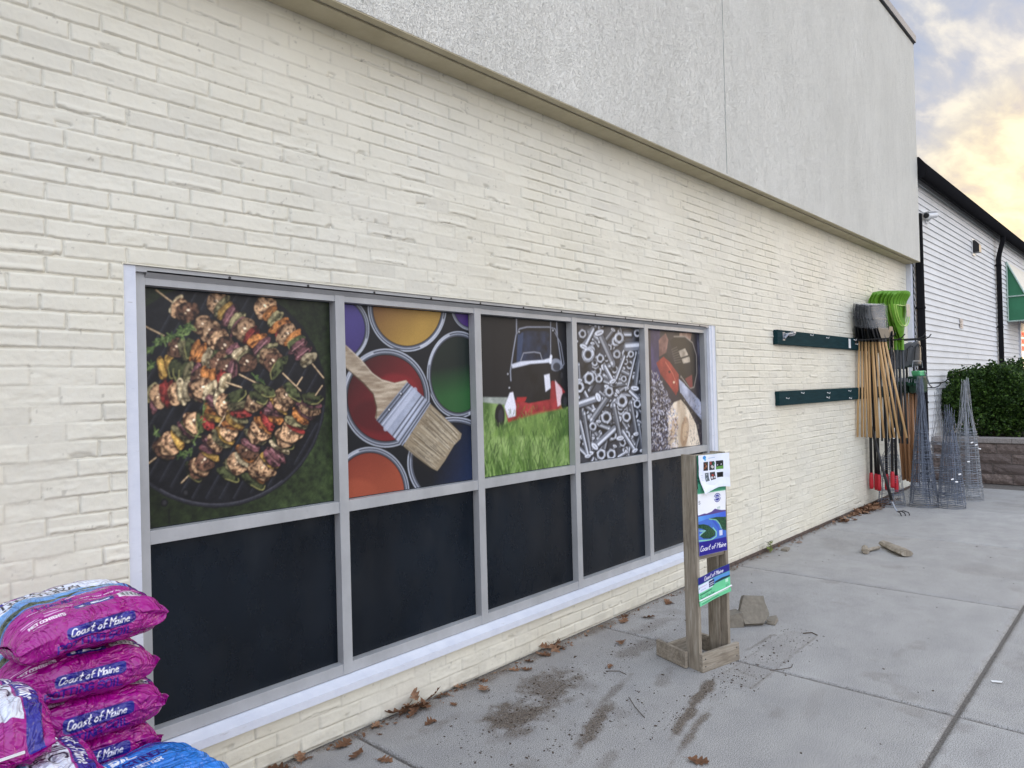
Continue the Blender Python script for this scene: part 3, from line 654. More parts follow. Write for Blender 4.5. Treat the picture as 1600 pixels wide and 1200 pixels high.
def mural_bolts(w, h):
    cv = Cv(w, h, 0.004, (30, 33, 40), [0.00145814,-3.90544e-05,-0.0835092,-0.00013705,-0.000894609,1.0255,-0.000229664,7.89202e-06,1.0])
    g = rnd; G1, G2, G3 = (206, 210, 220), (134, 140, 152), (62, 66, 78)
    cv.a[:] = tex((22, 24, 30), (84, 88, 100), 14, 12)(cv.X, cv.Y)
    def screw(a, b, wd, thread=True, head=True):
        ax, ay = a; bx, by = b; L0 = math.hypot(bx-ax, by-ay); dx, dy = (bx-ax)/L0, (by-ay)/L0; nx, ny = -dy, dx
        cv.line([(ax+4, ay+6), (bx+4, by+6)], wd+12, (14, 15, 20), 0.8)
        cv.line([a, b], wd+3, G3); cv.line([a, b], wd, G2); cv.line([(ax-nx*wd*.15, ay-ny*wd*.15), (bx-nx*wd*.15, by-ny*wd*.15)], wd*.4, G1)
        if thread:
            k = wd*0.5
            while k < L0:
                cx, cy = ax+dx*k, ay+dy*k; cv.line([(cx-nx*wd*.55-dx*2, cy-ny*wd*.55-dy*2), (cx+nx*wd*.55+dx*2, cy+ny*wd*.55+dy*2)], 3.6, (48, 52, 62), 0.85); k += 8.5
        if head:
            cv.ell(b, wd*.95, wd*.62, G3, math.atan2(ny, nx)); cv.ell((bx-2, by-2), wd*.85, wd*.48, G1, math.atan2(ny, nx)); cv.line([(bx-nx*wd*.4, by-ny*wd*.4), (bx+nx*wd*.4, by+ny*wd*.4)], 3, G3)
    def nut(c, r, ry=None, hexn=True, ang=0.0):
        ry = ry or r*1.18; cv.ell((c[0]+5, c[1]+6), r+5, ry+5, (12, 13, 18), 0, 0.8, 0.006)
        if hexn: cv.poly([(c[0]+r*math.cos(t+ang), c[1]+ry*math.sin(t+ang)) for t in np.arange(6)*PI/3], tex(G2, G1, 50, int(c[0])))
        else: cv.ell(c, r, ry, tex(G2, G1, 40, int(c[1])))
        cv.ell(c, r*.72, ry*.72, G1); cv.ell(c, r*.6, ry*.6, G2); cv.ell((c[0]+1, c[1]+1), r*.45, ry*.48, (24, 26, 34))
    for i in range(150):
        x, y = g.uniform(90, 590), g.uniform(110, 1120); a = g.uniform(0, 6.3); l = g.uniform(50, 130)
        if g.random() < 0.65: screw((x, y), (x+l*math.cos(a), y+l*math.sin(a)), g.uniform(16, 27), g.random() < .7)
        else: nut((x, y), g.uniform(18, 32), None, g.random() < .6, g.uniform(0, 1))
    for a, b, wd, th in (((215, 160), (150, 290), 34, 0), ((360, 410), (262, 190), 42, 1), ((455, 290), (580, 280), 46, 0), ((440, 360), (370, 545), 24, 0), ((525, 330), (462, 590), 18, 0), ((552, 330), (520, 590), 34, 1), ((110, 705), (255, 655), 38, 0), ((205, 820), (330, 640), 36, 1), ((365, 710), (415, 950), 34, 1), ((490, 690), (530, 920), 26, 1), ((150, 770), (195, 1060), 32, 1), ((122, 830), (180, 1080), 26, 0), ((370, 880), (230, 1010), 36, 0), ((430, 900), (520, 1040), 26, 0), ((545, 850), (575, 1040), 24, 1), ((300, 430), (360, 540), 30, 0)):
        screw(a, b, wd, bool(th))
    for c, r, hx in (((404, 225), 35, 0), ((180, 345), 46, 0), ((268, 372), 30, 1), ((388, 342), 28, 0), ((535, 190), 24, 0), ((188, 515), 42, 1), ((258, 520), 26, 0), ((438, 520), 22, 1), ((118, 580), 34, 0), ((332, 612), 34, 1), ((425, 680), 40, 0), ((535, 700), 30, 1), ((312, 798), 42, 1), ((458, 795), 34, 1), ((275, 1065), 36, 1), ((348, 1065), 36, 1), ((490, 342), 22, 0), ((140, 195), 30, 1), ((215, 865), 26, 0)):
        nut(c, r, None, bool(hx), 0.3)
    return cv
def mural_saw(w, h):
    cv = Cv(w, h, 0.0045, (34, 32, 44), [0.0016568,-4.5881e-05,-0.948509,-0.00013705,-0.000894609,1.0255,-0.000229664,7.89202e-06,1.0])
    g = rnd; cv.a[:] = tex((24, 22, 34), (70, 60, 72), 8, 5)(cv.X, cv.Y)
    cv.poly([(630, 160), (700, 160), (690, 360), (700, 520), (640, 560)], tex((48, 38, 92), (84, 72, 132), 12, 3))
    cv.poly([(690, 240), (740, 190), (760, 240), (745, 330), (695, 360)], tex((120, 76, 72), (168, 122, 112), 20, 3))
    cv.poly([(840, 190), (930, 185), (920, 240), (880, 270), (840, 240)], tex((150, 108, 92), (214, 184, 166), 20, 9))
    P = [(770, 250), (800, 215), (880, 215), (935, 260), (962, 350), (965, 480), (945, 580), (915, 590), (850, 500)]
    cv.poly(P, (24, 22, 26)); cv.line(P[1:]+[(850, 510)], 7, (170, 160, 150), 0.85)
    for k in range(7): cv.line([(782+4*k, 340+16*k-30), (822+5*k, 330+18*k-40)], 5, (112, 104, 100), 0.8)
    cv.poly([(832, 320), (880, 300), (915, 370), (918, 400), (868, 412)], tex((150, 138, 122), (206, 192, 172), 20, 2)); cv.line([(852, 372), (912, 352)], 9, (30, 28, 30))
    cv.poly([(866, 412), (918, 398), (925, 500), (900, 520)], (36, 34, 40)); cv.poly([(880, 520), (930, 490), (935, 580), (915, 585)], (150, 62, 60))
    cv.poly([(672, 405), (725, 360), (770, 400), (835, 490), (832, 600), (815, 640), (760, 560), (705, 490)], tex((140, 36, 32), (190, 62, 48), 16, 6))
    cv.line([(740, 400), (790, 480), (820, 560)], 5, (236, 130, 100), 0.7); cv.ell((768, 470), 9, 10, (90, 20, 20)); cv.ell((800, 545), 7, 8, (230, 200, 170))
    cv.poly([(835, 520), (880, 560), (1010, 700), (1010, 830), (930, 740), (845, 620)], tex((130, 136, 160), (196, 202, 222), 10, 5))
    cv.line([(848, 640), (910, 730), (1010, 850)], 26, (52, 46, 44)); cv.line([(880, 560), (1010, 690)], 7, (40, 36, 40))
    cv.poly([(755, 760), (800, 690), (850, 670), (900, 730), (960, 850), (990, 1000), (760, 1020)], tex((190, 166, 136), (230, 214, 190), 14, 8, 4))
    for c, rx, ry in (((800, 880), 26, 80), ((878, 900), 30, 110)): cv.ell(c, rx, ry, (176, 130, 86), 0.1, 0.6, .012); cv.ell(c, rx*.5, ry*.6, (214, 186, 150), 0.1, 0.7, .01)
    for i in range(1500):
        x = 640+g.random()**1.2*190; y = g.uniform(470, 1030)
        if x > 640+(y-400)*0.5: continue
        cv.line([(x, y), (x+g.uniform(-9, 9), y+g.uniform(-14, 14))], g.uniform(2, 7), g.choice([(214, 214, 230), (170, 172, 196), (96, 92, 112), (196, 186, 176), (60, 54, 70)]), 0.8)
    for i in range(260):
        x, y = g.uniform(860, 1010), g.uniform(640, 1000)
        cv.line([(x, y), (x+g.uniform(-6, 6), y+g.uniform(-9, 9))], g.uniform(2, 5), g.choice([(120, 108, 100), (60, 54, 54), (180, 168, 150)]), 0.6)
    cv.poly([(965, 190), (1010, 180), (1010, 700), (985, 680), (975, 400)], tex((26, 28, 50), (120, 124, 150), 10, 4), 0.6)
    return cv

# ------------------------------------------------------------------ the brick store
Z = 0.0
store = empty('store_building', (5.0, 2.8, 0), 0, 'cream painted brick store with a grey stucco band above and a long picture window', 'building')
SW = Matrix.Translation((-5.0, -2.8, 0))
def under(o):
    if o.parent is store: o.location = (-5.0, -2.8, 0)
    return o
def brick_wall():
    xs = [-0.55]
    while xs[-1] < 11.6:
        x = xs[-1]; px = (max(x, 0.2)**2+7.84)/(2.8*710); xs.append(x+min(max(px*1.05, 0.0042), 0.0125))
    xs = np.append(np.array(xs)[:-1], 11.6)
    zs = np.linspace(0.0, 3.262, 735)
    # snap grid lines to the window opening
    for v in (OX0, OX1): xs[np.argmin(abs(xs-v))] = v
    for v in (OZ0, OZ1): zs[np.argmin(abs(zs-v))] = v
    X, Zg = np.meshgrid(xs, zs)
    CH, JW = 0.0641, 0.0095
    wz = Zg+0.004*(fbm(X, Zg, 1.3, 3, 11)-0.5)*2+0.0022*(fbm(X, Zg, 9, 2, 12)-0.5)*2
    wx = X+0.004*(fbm(X, Zg, 7, 2, 13)-0.5)*2
    row = np.floor(wz/CH); fz = wz-row*CH
    BL = 0.2135; off = np.where(row % 2 > 0.5, BL*0.5, 0.0)+(_hash(row, row*0, 5)-0.5)*0.06
    u = (wx+off+2.0)/BL; ci = np.floor(u); fx = (u-ci)*BL
    jit = (_hash(ci, row, 21)-0.5)*0.022; jit2 = (_hash(ci+1, row, 21)-0.5)*0.022
    left = jit; right = BL+jit2; inb = (fx > left) & (fx < right)
    ci = np.where(fx < left, ci-1, np.where(fx > right, ci+1, ci)); dl = np.where(inb, fx-left, np.where(fx < left, 1, fx-right)); 
    dxl = np.minimum(np.abs(fx-left), np.abs(right-fx))
    dz = np.minimum(fz, CH-fz)
    r1 = _hash(ci, row, 1); r2 = _hash(ci, row, 2); r3 = _hash(ci, row, 3); r4 = _hash(ci, row, 4)
    jv = JW*0.5*(0.35+1.0*fbm(X, Zg, 5, 3, 31)); jx = JW*0.5*(0.30+0.7*fbm(X, Zg, 6, 3, 32))
    rag = (fbm(X, Zg, 60, 3, 33)-0.5)*0.004
    e = np.minimum((dz+rag-jv)/0.0045, (dxl+rag-jx)/0.0035)
    plate = sstep(-1.0, 1.0, e)
    depth = 0.0055+0.0045*fbm(X, Zg, 3.3, 3, 41)            # joints: in places flush, in places open
    depth = depth*np.where(dxl < dz, 0.78, 1.0)*(0.10+1.25*sstep(0.35, 0.62, fbm(X, Zg, 2.1, 3, 43)))
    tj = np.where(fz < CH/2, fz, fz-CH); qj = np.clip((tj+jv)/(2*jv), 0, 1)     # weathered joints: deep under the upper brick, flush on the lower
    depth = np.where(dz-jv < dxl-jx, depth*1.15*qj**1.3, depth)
    # brick faces: each sits a little in or out and leans a little
    face = (r1-0.5)*0.0026+(r2-0.42)*0.0030*(0.5-fz/CH)*2+(r3-0.5)*0.0022*(fx/BL-0.5)*2+(r4 > 0.7)*(fbm(X*0.35, Zg, 60, 3, 57)-0.5)*0.0035
    # overhanging lower lips
    lip = 0.0013*sstep(0.026, 0.006, fz)*plate*(_hash(ci, row, 9) > 0.35)
    rough = (fbm(X, Zg, 38, 4, 51)-0.5)*0.0026+(fbm(X, Zg, 110, 2, 52)-0.5)*0.0012
    h = plate*(face+lip)+rough-(1-plate)*depth
    # chips and cracks under some bricks
    chip = sstep(0.66, 0.74, fbm(X, Zg, 13, 3, 61))*sstep(0.02, 0.004, np.abs(fz-0.010+0.014*(fbm(X, Zg, 20, 2, 62)-0.5)))
    chip *= (_hash(ci, row, 63) > 0.7)
    h = h-chip*0.006
    gash = sstep(0.0035, 0.0, np.abs(fz-0.008-0.02*(fbm(X*1.0, Zg*0, 14, 3, 71)-0.5)))*(_hash(ci, row, 72) > 0.94)*sstep(0.2, 0.5, np.minimum(fx, BL-fx)/0.06)
    h = h-gash*0.006; h = h+0.003*sstep(0.012, 0.004, np.abs(fz-0.018))*(_hash(ci, row, 72) > 0.94)*plate
    grime_shade = 0.22*chip+0.35*gash+(1-plate)*np.where(dz-jv < dxl-jx, 0.30*qj**2, 0.26)*(0.4+0.9*fbm(X, Zg, 4, 3, 81))+0.35*sstep(0.80, 0.86, fbm(X, Zg, 46, 3, 82))  # joint lines darkened in the colour as crevice shade, besides real grime
    foot = sstep(0.16, 0.0, Zg+0.10*(fbm(X, Zg, 6, 4, 83)-0.5)); grime_shade = np.clip(grime_shade+0.14*foot*sstep(0.35, 0.7, fbm(X, Zg, 14, 4, 84)), 0, 0.9)
    # a vertical hairline settlement crack right of the window
    cxk = 6.35+0.05*(fbm(X*0, Zg, 4, 3, 91)-0.5)*2; ck = sstep(0.006, 0.0, np.abs(X-cxk))*(Zg < 0.85)
    h = h-ck*0.004; grime_shade = np.clip(grime_shade+ck*0.6, 0, 0.95)
    P = np.stack([X, 2.8-h, Zg], -1)
    # opening: keep edges where quads lie outside
    xc = (xs[:-1]+xs[1:])/2; zc = (zs[:-1]+zs[1:])/2
    XC, ZC = np.meshgrid(xc, zc); keep = ~((XC > OX0) & (XC < OX1) & (ZC > OZ0) & (ZC < OZ1))
    me = grid_mesh('brick_face', P, keep=keep, attrs={'grime_shade': grime_shade, 'tone': np.clip(_hash(ci, row, 77)**3*0.5*plate+0.15*(fbm(X, Zg, 1.5, 3, 78) > 0.55), 0, 1)})
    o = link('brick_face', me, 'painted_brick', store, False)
    me.polygons.foreach_set('use_smooth', np.ones(len(me.polygons), dtype=bool))
    o['label'] = 'cream painted running bond brick wall'
    return under(o)
OX0, OX1, OZ0, OZ1 = 0.945, 5.57, 0.204, 2.052
brick_wall()
# brick thickness behind the face: reveals of the opening and the end return
b = MB()
b.box(OX0-0.3, 2.806, -0.1, OX0-0.001, 3.06, 3.25); b.box(OX1+0.001, 2.806, -0.1, 11.595, 3.06, 3.25)
b.box(OX0, 2.806, OZ1+0.002, OX1, 3.06, 3.25); b.box(OX0, 2.806, -0.1, OX1, 3.06, OZ0-0.004); b.box(-0.55, 2.806, -0.1, OX0-0.3, 3.06, 3.25)
under(b.build('wall_core', 'painted_brick', store))
# short return strips closing the gap between face and core round the opening
b = MB(); b.box(OX1, 2.7995, OZ0, OX1+0.004, 2.9, OZ1); b.box(OX0-0.004, 2.7995, OZ0, OX0, 2.9, OZ1); b.box(OX0-.003, 2.7990, OZ1, OX1+.003, 2.9, OZ1+0.004)
under(b.build('opening_reveal', 'painted_brick', store))
b = MB(); b.box(-0.55, 2.812, -0.12, 11.6, 3.1, 0.006); b.box(-0.55, 3.1, -0.1, 11.5, 9.0, 6.3); under(b.build('rear_walls', 'footing', store))
b = MB(); b.box(5.62, 2.775, -0.05, 11.58, 2.806, 0.022); o = under(b.build('footing_edge', 'footing', store))
# upper stucco volume with a stepped drip edge
b = MB(); b.box(-3.0, 2.61, 3.262, 11.6, 3.1, 6.44); under(b.build('stucco_band', 'stucco', store))
b = MB(); b.box(-3.0, 2.665, 3.249, 11.59, 3.1, 3.260); b.box(-3.0, 2.612, 3.256, 11.597, 2.655, 3.2615); under(b.build('soffit', 'soffit_paint', store))
b = MB(); b.box(-3.02, 2.578, 6.452, 11.625, 3.14, 6.555); under(b.build('coping', 'dark_coping', store, bevel=0.004))
b = MB(); b.box(-3.0, 2.600, 6.432, 11.608, 3.12, 6.452); under(b.build('coping_gap', 'coping_shadow_gap', store))
for sx in (5.47,):
    b = MB(); b.box(sx-0.004, 2.6085, 3.275, sx+0.004, 2.612, 6.43); under(b.build('control_joint', 'joint_line', store))
# ---- the window: frame, mullions, sill, panes and film
FY = 2.83
b = MB()
b.box(0.99, FY, 0.255, 1.03, FY+0.09, 2.03); b.box(5.425, FY, 0.255, 5.465, FY+0.09, 2.03)
b.box(1.03, FY+0.001, 1.985, 5.425, FY+0.09, 2.03); b.box(1.03, FY+0.001, 0.255, 5.425, FY+0.09, 0.305)
MUL = (1.887, 2.785, 3.665, 4.53)
frame = under(b.build('window', 'aluminium_frame', store, bevel=0.0015)); frame['label'] = 'ribbon window of five bays in grey aluminium framing'
for mxx in MUL:
    b = MB(); b.box(mxx-0.025, FY-0.002, 0.2555, mxx+0.025, FY+0.09, 2.0295); o = b.build('mullion', 'aluminium_frame', frame, bevel=0.0015)
edges = [1.03]+[v for m in MUL for v in (m-0.025, m+0.025)]+[5.425]
bays = [(edges[2*i], edges[2*i+1]) for i in range(5)]
for x0, x1 in bays:
    b = MB(); b.box(x0, FY+0.001, 1.003, x1, FY+0.09, 1.055); b.build('crossbar', 'aluminium_frame', frame, bevel=0.0015)
b = MB(); b.box(0.9895, FY-0.022, 2.03, 5.4655, FY+0.09, 2.051); b.prism([(0, FY-0.022, 2.03), (0, FY-0.022, 2.036), (0, FY, 2.02), (0, FY, 2.012)], (1.03, 0, 0), (4.39, 0, 0)); b.build('head_flashing', 'aluminium_frame', frame)
for k in range(12):
    b = MB(); xx = 1.35+k*0.36; b.tube([(xx, FY-0.024, 2.040), (xx, FY-0.018, 2.040)], 0.006, 8); b.build('screw', 'black_metal', frame)
b = MB(); b.box(0.9465, 2.806, OZ0+0.05, 0.9895, FY+0.09, 2.0512); b.build('jamb_trim', 'white_trim_paint', frame, bevel=0.002)
b = MB(); b.box(5.4655, 2.806, OZ0+0.05, 5.569, FY+0.09, 2.0512); b.box(5.4655+0.035, 2.801, OZ0+0.0505, 5.569-0.035, 2.807, 2.0507); b.build('jamb_trim', 'white_trim_paint', frame)
b = MB(); b.prism([(0, 2.772, 0.198), (0, 2.772, 0.232), (0, 2.83, 0.252), (0, 2.92, 0.256), (0, 2.92, 0.206), (0, 2.795, 0.198)], (0.93, 0, 0), (4.665, 0, 0)); o = b.build('sill', 'white_trim_paint', frame); o['label'] = 'white painted sill with flaking paint'
b = MB(); b.box(1.03, FY+0.02, 0.2515, 5.43, FY+0.03, 0.2555); b.build('sealant', 'black_tape', frame)
names = ['printed picture of grilled vegetable and meat skewers on a round grill', 'printed picture of open paint cans and a flat paintbrush', 'printed picture of a red lawn mower in tall grass', 'printed picture of loose steel bolts and nuts', 'printed picture of a chainsaw cutting a log']
GY = FY+0.042
for i, ((x0, x1), fnm) in enumerate(zip(bays, (mural_skewers, mural_paint, mural_mower, mural_bolts, mural_saw))):
    for z0, z1, up in ((1.055, 1.985, 1), (0.305, 1.003, 0)):
        b = MB(); b.box(x0, GY+0.004, z0, x1, GY+0.012, z1)
        if not up: b.box(x0+0.004, GY, z0+0.004, x1-0.004, GY+0.0035, z1-0.004)
        o = b.build('pane', 'window_dark_glass' if up else 'pane_film', frame)
    cv = fnm(x1-x0-0.008, 0.922)
    A_ = cv.a; B_ = A_.copy(); B_[1:-1, 1:-1] = (A_[1:-1, 1:-1]*4+2*(A_[:-2, 1:-1]+A_[2:, 1:-1]+A_[1:-1, :-2]+A_[1:-1, 2:])+A_[:-2, :-2]+A_[2:, 2:]+A_[:-2, 2:]+A_[2:, :-2])/16
    cv.a = B_*(0.93+0.14*np.random.RandomState(i).rand(cv.ny, cv.nx, 1))*(0.88+0.24*fbm(cv.X, cv.Y, 4, 3, 400+i))[..., None]+0.002
    lum = cv.a.mean(2, keepdims=True); cv.a = np.clip((cv.a*0.92+lum*0.08)*(0.62+0.75*lum), 0, 1)
    o = printed('window_picture', cv, 'printed_film', frame, (x0+0.004, GY+0.002, 1.059), (1, 0, 0), (0, 0, 1)); o['label'] = names[i]
# white corner post at the far end
b = MB(); b.box(11.602, 2.735, -0.05, 11.70, 2.93, 3.255); o = under(b.build('corner_trim', 'white_trim_paint', store, bevel=0.004))

# ------------------------------------------------------------------ ground: slabs with tooled joints, painted dirt
XJ = [-4.1, -2.1, -0.12, 1.87, 3.77, 5.76, 7.80, 9.82, 11.85, 13.9, 15.9, 17.9, 19.9, 21.9, 23.9, 25.9, 27.9, 29.9]
DX0, DX1, DY0, DY1, DR = 0.9, 6.6, 0.3, 2.85, 0.010
dc = Cv(DX1-DX0, DY1-DY0, DR)
dc.a[:] = 0
def dput(m): dc.a[..., 0] = np.maximum(dc.a[..., 0], m)
WX, WY = dc.X+DX0, dc.Y+DY0
na = fbm(WX, WY, 5, 5, 201, 0.6); nb = fbm(WX, WY, 22, 4, 202, 0.6); ns = fbm(WX*1.0, WY*0.25, 9, 4, 203, 0.6)
def blob(x, y, rx, ry, s, ang=0.0):
    ca, sa = math.cos(ang), math.sin(ang); u = ((WX-x)*ca+(WY-y)*sa)/rx; v = (-(WX-x)*sa+(WY-y)*ca)/ry
    d = np.sqrt(u*u+v*v)+(na-0.5)*1.6+(nb-0.5)*0.9
    dput(s*sstep(1.05, 0.25, d))
for q in ((2.50, 2.30, .36, .18, .95, .2), (2.86, 2.40, .30, .16, .8, .1), (2.33, 2.22, .25, .12, .7, 0), (2.62, 1.98, .36, .06, .85, .35), (3.15, 1.74, .55, .040, .9, .22), (2.85, 1.60, .5, .030, .75, .2), (3.0, 2.12, .3, .03, .6, .2),
          (3.6, 2.35, .28, .10, .55, 0), (4.0, 2.5, .4, .08, .45, 0), (2.2, 2.55, .3, .07, .5, 0), (3.9, 2.15, .22, .06, .5, .1), (4.6, 2.45, .4, .06, .35, 0), (2.05, 1.95, .2, .09, .4, 0), (2.4, 1.75, .25, .05, .45, .3), (3.25, 2.0, .18, .06, .5, .3), (3.5, 1.3, .3, .05, .2, .2), (4.9, 2.0, .5, .2, .16, 0), (1.5, 2.4, .2, .1, .3, 0)):
    blob(*q)
# the rectangular outline left by something that stood there
def seg(a, b, wd, s):
    ax, ay = a; bx, by = b; l2 = (bx-ax)**2+(by-ay)**2; t = np.clip(((WX-ax)*(bx-ax)+(WY-ay)*(by-ay))/l2, 0, 1)
    d = np.hypot(WX-ax-t*(bx-ax), WY-ay-t*(by-ay)); dput(s*sstep(wd, wd*0.3, d+(nb-0.5)*0.03)*sstep(0.3, 0.6, nb+0.12))
for a, b, wd, s in (((3.47, 1.80), (3.47, 1.60), .02, .4), ((3.46, 1.60), (4.42, 1.62), .018, .6), ((3.55, 1.80), (4.4, 1.79), .018, .42), ((4.43, 1.62), (4.42, 1.80), .014, .3), ((3.62, 1.74), (3.62, 1.64), .02, .55), ((3.95, 1.85), (4.3, 1.83), .02, .6)):
    seg(a, b, wd, s)
dput(0.22*((WX > 3.47) & (WX < 4.42) & (WY > 1.60) & (WY < 1.80))*(0.5+nb))
# dirt along the wall and in the joints
dput(0.85*sstep(0.16, 0.0, 2.80-WY+(na-0.5)*0.22)); dput(0.3*sstep(0.5, 0.0, 2.80-WY+(na-0.5)*0.5))
for xj in XJ: dput(0.5*sstep(0.03, 0.0, np.abs(WX-xj)+(nb-0.5)*0.03))
dput(0.5*sstep(0.045, 0.0, np.abs(WY-0.76)+(nb-0.5)*0.04)); dput(0.34*sstep(0.64, 0.78, fbm(WX, WY, 3.5, 5, 210, 0.62)))
def dsample(X, Y):
    i = np.clip(np.rint((X-DX0)/dc.res).astype(int), 0, dc.nx-1); j = np.clip(np.rint((Y-DY0)/dc.res).astype(int), 0, dc.ny-1)
    ins = (X > DX0) & (X < DX1) & (Y > DY0) & (Y < DY1)
    far = 0.5*sstep(0.12, 0.0, 2.80-Y)+0.25*sstep(0.62, 0.75, fbm(X, Y, 2.5, 4, 211))
    return np.where(ins, dc.a[j, i, 0], far)
def slab(x0, x1, y0, y1):
    near = x0 > -0.3 and x1 < 6.7 and y1 > 0.7
    st = 0.012 if near else 0.08
    rb = 0.013
    gx = np.concatenate([[x0, x0+0.003, x0+rb], np.linspace(x0+rb, x1-rb, max(3, int((x1-x0)/st)))[1:-1], [x1-rb, x1-0.003, x1]])
    gy = np.concatenate([[y0, y0+0.003, y0+rb], np.linspace(y0+rb, y1-rb, max(3, int((y1-y0)/st)))[1:-1], [y1-rb, y1-0.003, y1]])
    X, Y = np.meshgrid(gx, gy); d = np.minimum(np.minimum(X-x0, x1-X), np.minimum(Y-y0, y1-Y))
    Zs = -0.007*sstep(rb, 0.0, d)-0.05*(d <= 1e-6)+0.002*(fbm(X, Y, 0.8, 2, 220)-0.5)
    edge_ = sstep(0.055, 0.045, d)*0.25
    return np.stack([X, Y, Zs], -1), dsample(X, Y), np.clip(0*X+_hash(np.array([int(x0*10)]), np.array([int(y0*10)]), 3)[0]*0.4-edge_*0.5, 0, 1)
rows = [(0.766, 2.79), (-1.25, 0.753)]
parts = []
for a, b_ in zip(XJ[:-1], XJ[1:]):
    for k, (y0, y1) in enumerate(rows):
        if k == 0 and a > 11: continue
        parts.append(slab(a+0.0042, b_-0.0042, y0, y1))
V = []; Q = []; D = []; TN = []; nb_ = 0
for P, dd, tn_ in parts:
    TN.append(tn_.reshape(-1))
    R_, C_ = P.shape[:2]; idx = np.arange(R_*C_).reshape(R_, C_)+nb_
    Q.append(np.stack([idx[:-1, :-1], idx[:-1, 1:], idx[1:, 1:], idx[1:, :-1]], -1).reshape(-1, 4)); V.append(P.reshape(-1, 3)); D.append(dd.reshape(-1)); nb_ += R_*C_
V = np.concatenate(V); Q = np.concatenate(Q); D = np.concatenate(D)
me = bpy.data.meshes.new('sidewalk'); me.vertices.add(len(V)); me.vertices.foreach_set('co', V.astype(np.float32).reshape(-1))
me.loops.add(len(Q)*4); me.loops.foreach_set('vertex_index', Q.astype(np.int32).reshape(-1)); me.polygons.add(len(Q))
me.polygons.foreach_set('loop_start', np.arange(0, len(Q)*4, 4, dtype=np.int32)); me.polygons.foreach_set('loop_total', np.full(len(Q), 4, dtype=np.int32)); me.update(calc_edges=True)
at = me.attributes.new('dirt', 'FLOAT', 'POINT'); at.data.foreach_set('value', D.astype(np.float32))
at = me.attributes.new('tone', 'FLOAT', 'POINT'); at.data.foreach_set('value', np.concatenate(TN).astype(np.float32))
sw = link('sidewalk', me, 'concrete', None, True); tag(sw, kind='structure')
b = MB(); b.add([(-6, -1.3, -0.008), (32, -1.3, -0.008), (32, 2.81, -0.008), (-6, 2.81, -0.008)], [(0, 1, 2, 3)]); tag(b.build('joint_filler', 'joint_dirt'), kind='structure')
b = MB(); b.box(-6, -1.43, -0.3, 32, -1.265, -0.002); tag(b.build('kerb', 'block_cap', bevel=0.01), kind='structure')
b = MB(); b.add([(-200, -200, -0.14), (300, -200, -0.14), (300, 200, -0.14), (-200, 200, -0.14)], [(0, 1, 2, 3)]); tag(b.build('ground', 'asphalt'), kind='structure')
b = MB(); b.box(12.45, -1.25, -0.1, 31.5, 0.95, 0.0); 

# ------------------------------------------------------------------ white clapboard building beyond
shop = empty('clapboard_building', (11.71, 2.735, 0), math.radians(-0.8), 'white clapboard sided building with black gutter, beyond the brick store', 'building')
def sh(o): return o
b = MB(); EXP = 0.1005; zz_ = 0.0; prof = []
while zz_ < 4.62:
    b.add([(0, -0.020, zz_), (24, -0.020, zz_), (24, -0.003, zz_+EXP), (0, -0.003, zz_+EXP)], [(0, 1, 2, 3)])
    b.add([(0, -0.003, zz_), (24, -0.003, zz_), (24, -0.020, zz_), (0, -0.020, zz_)], [(0, 1, 2, 3)]); zz_ += EXP
# split round the shop window: the sheets run behind it, the window stands proud
for k_ in range(46):
    r_ = k_; xs_ = 0.9+((k_*7) % 5)*0.73+((k_*3) % 4)*0.31
    while xs_ < 23:
        z_ = r_*EXP; b.add([(xs_, -0.0205, z_+0.002), (xs_+0.012, -0.0225, z_+0.002), (xs_+0.012, -0.0055, z_+EXP-0.001), (xs_, -0.0035, z_+EXP-0.001)], [(0, 1, 2, 3)]); b.add([(xs_, -0.0205, z_+0.002), (xs_, -0.0035, z_+EXP-0.001), (xs_+0.0005, -0.002, z_+EXP-0.001), (xs_+.0005, -0.018, z_+.002)], [(0, 1, 2, 3)]); xs_ += 3.66
sd = b.build('siding_wall', 'vinyl_siding', shop)
b = MB(); b.box(0.0, 0.0, 0, 24, 5, 4.68); b.build('wall_body', 'interior_dark', shop)
# roof edge: soffit, half round gutter, pale fascia strip, dark cap
b = MB(); b.box(0.0, -0.10, 4.60, 24.2, 5.0, 4.69); b.build('eave_board', 'black_metal', shop)
b = MB(); b.box(-0.02, -0.115, 4.695, 24.2, -0.09, 4.765); b.build('fascia', 'beige_fascia', shop)
b = MB(); b.prism([(0, -0.135, 4.767), (0, -0.135, 4.79), (0, 5.0, 5.5), (0, 5.0, 4.78)], (-0.04, 0, 0), (24.4, 0, 0)); b.build('roof', 'gutter_black', shop)
b = MB(); pf = []
for k in range(13):
    a = PI*k/12; pf.append((0, -0.165-0.062*math.cos(a), 4.62-0.13*math.sin(a)))
b.prism([(0, -0.227, 4.665)]+pf+[(0, -0.103, 4.665)], (-0.03, 0, 0), (24.3, 0, 0)); b.build('gutter', 'gutter_black', shop, smooth=False)
for xx in (0.05,):
    b = MB(); b.prism([(0, -0.233, 4.67), (0, -0.233, 4.60), (0, -0.19, 4.49), (0, -0.02, 4.49), (0, -0.02, 4.80), (0, -0.138, 4.80)], (-0.055, 0, 0), (0.025, 0, 0)); b.build('gutter_end', 'gutter_black', shop)
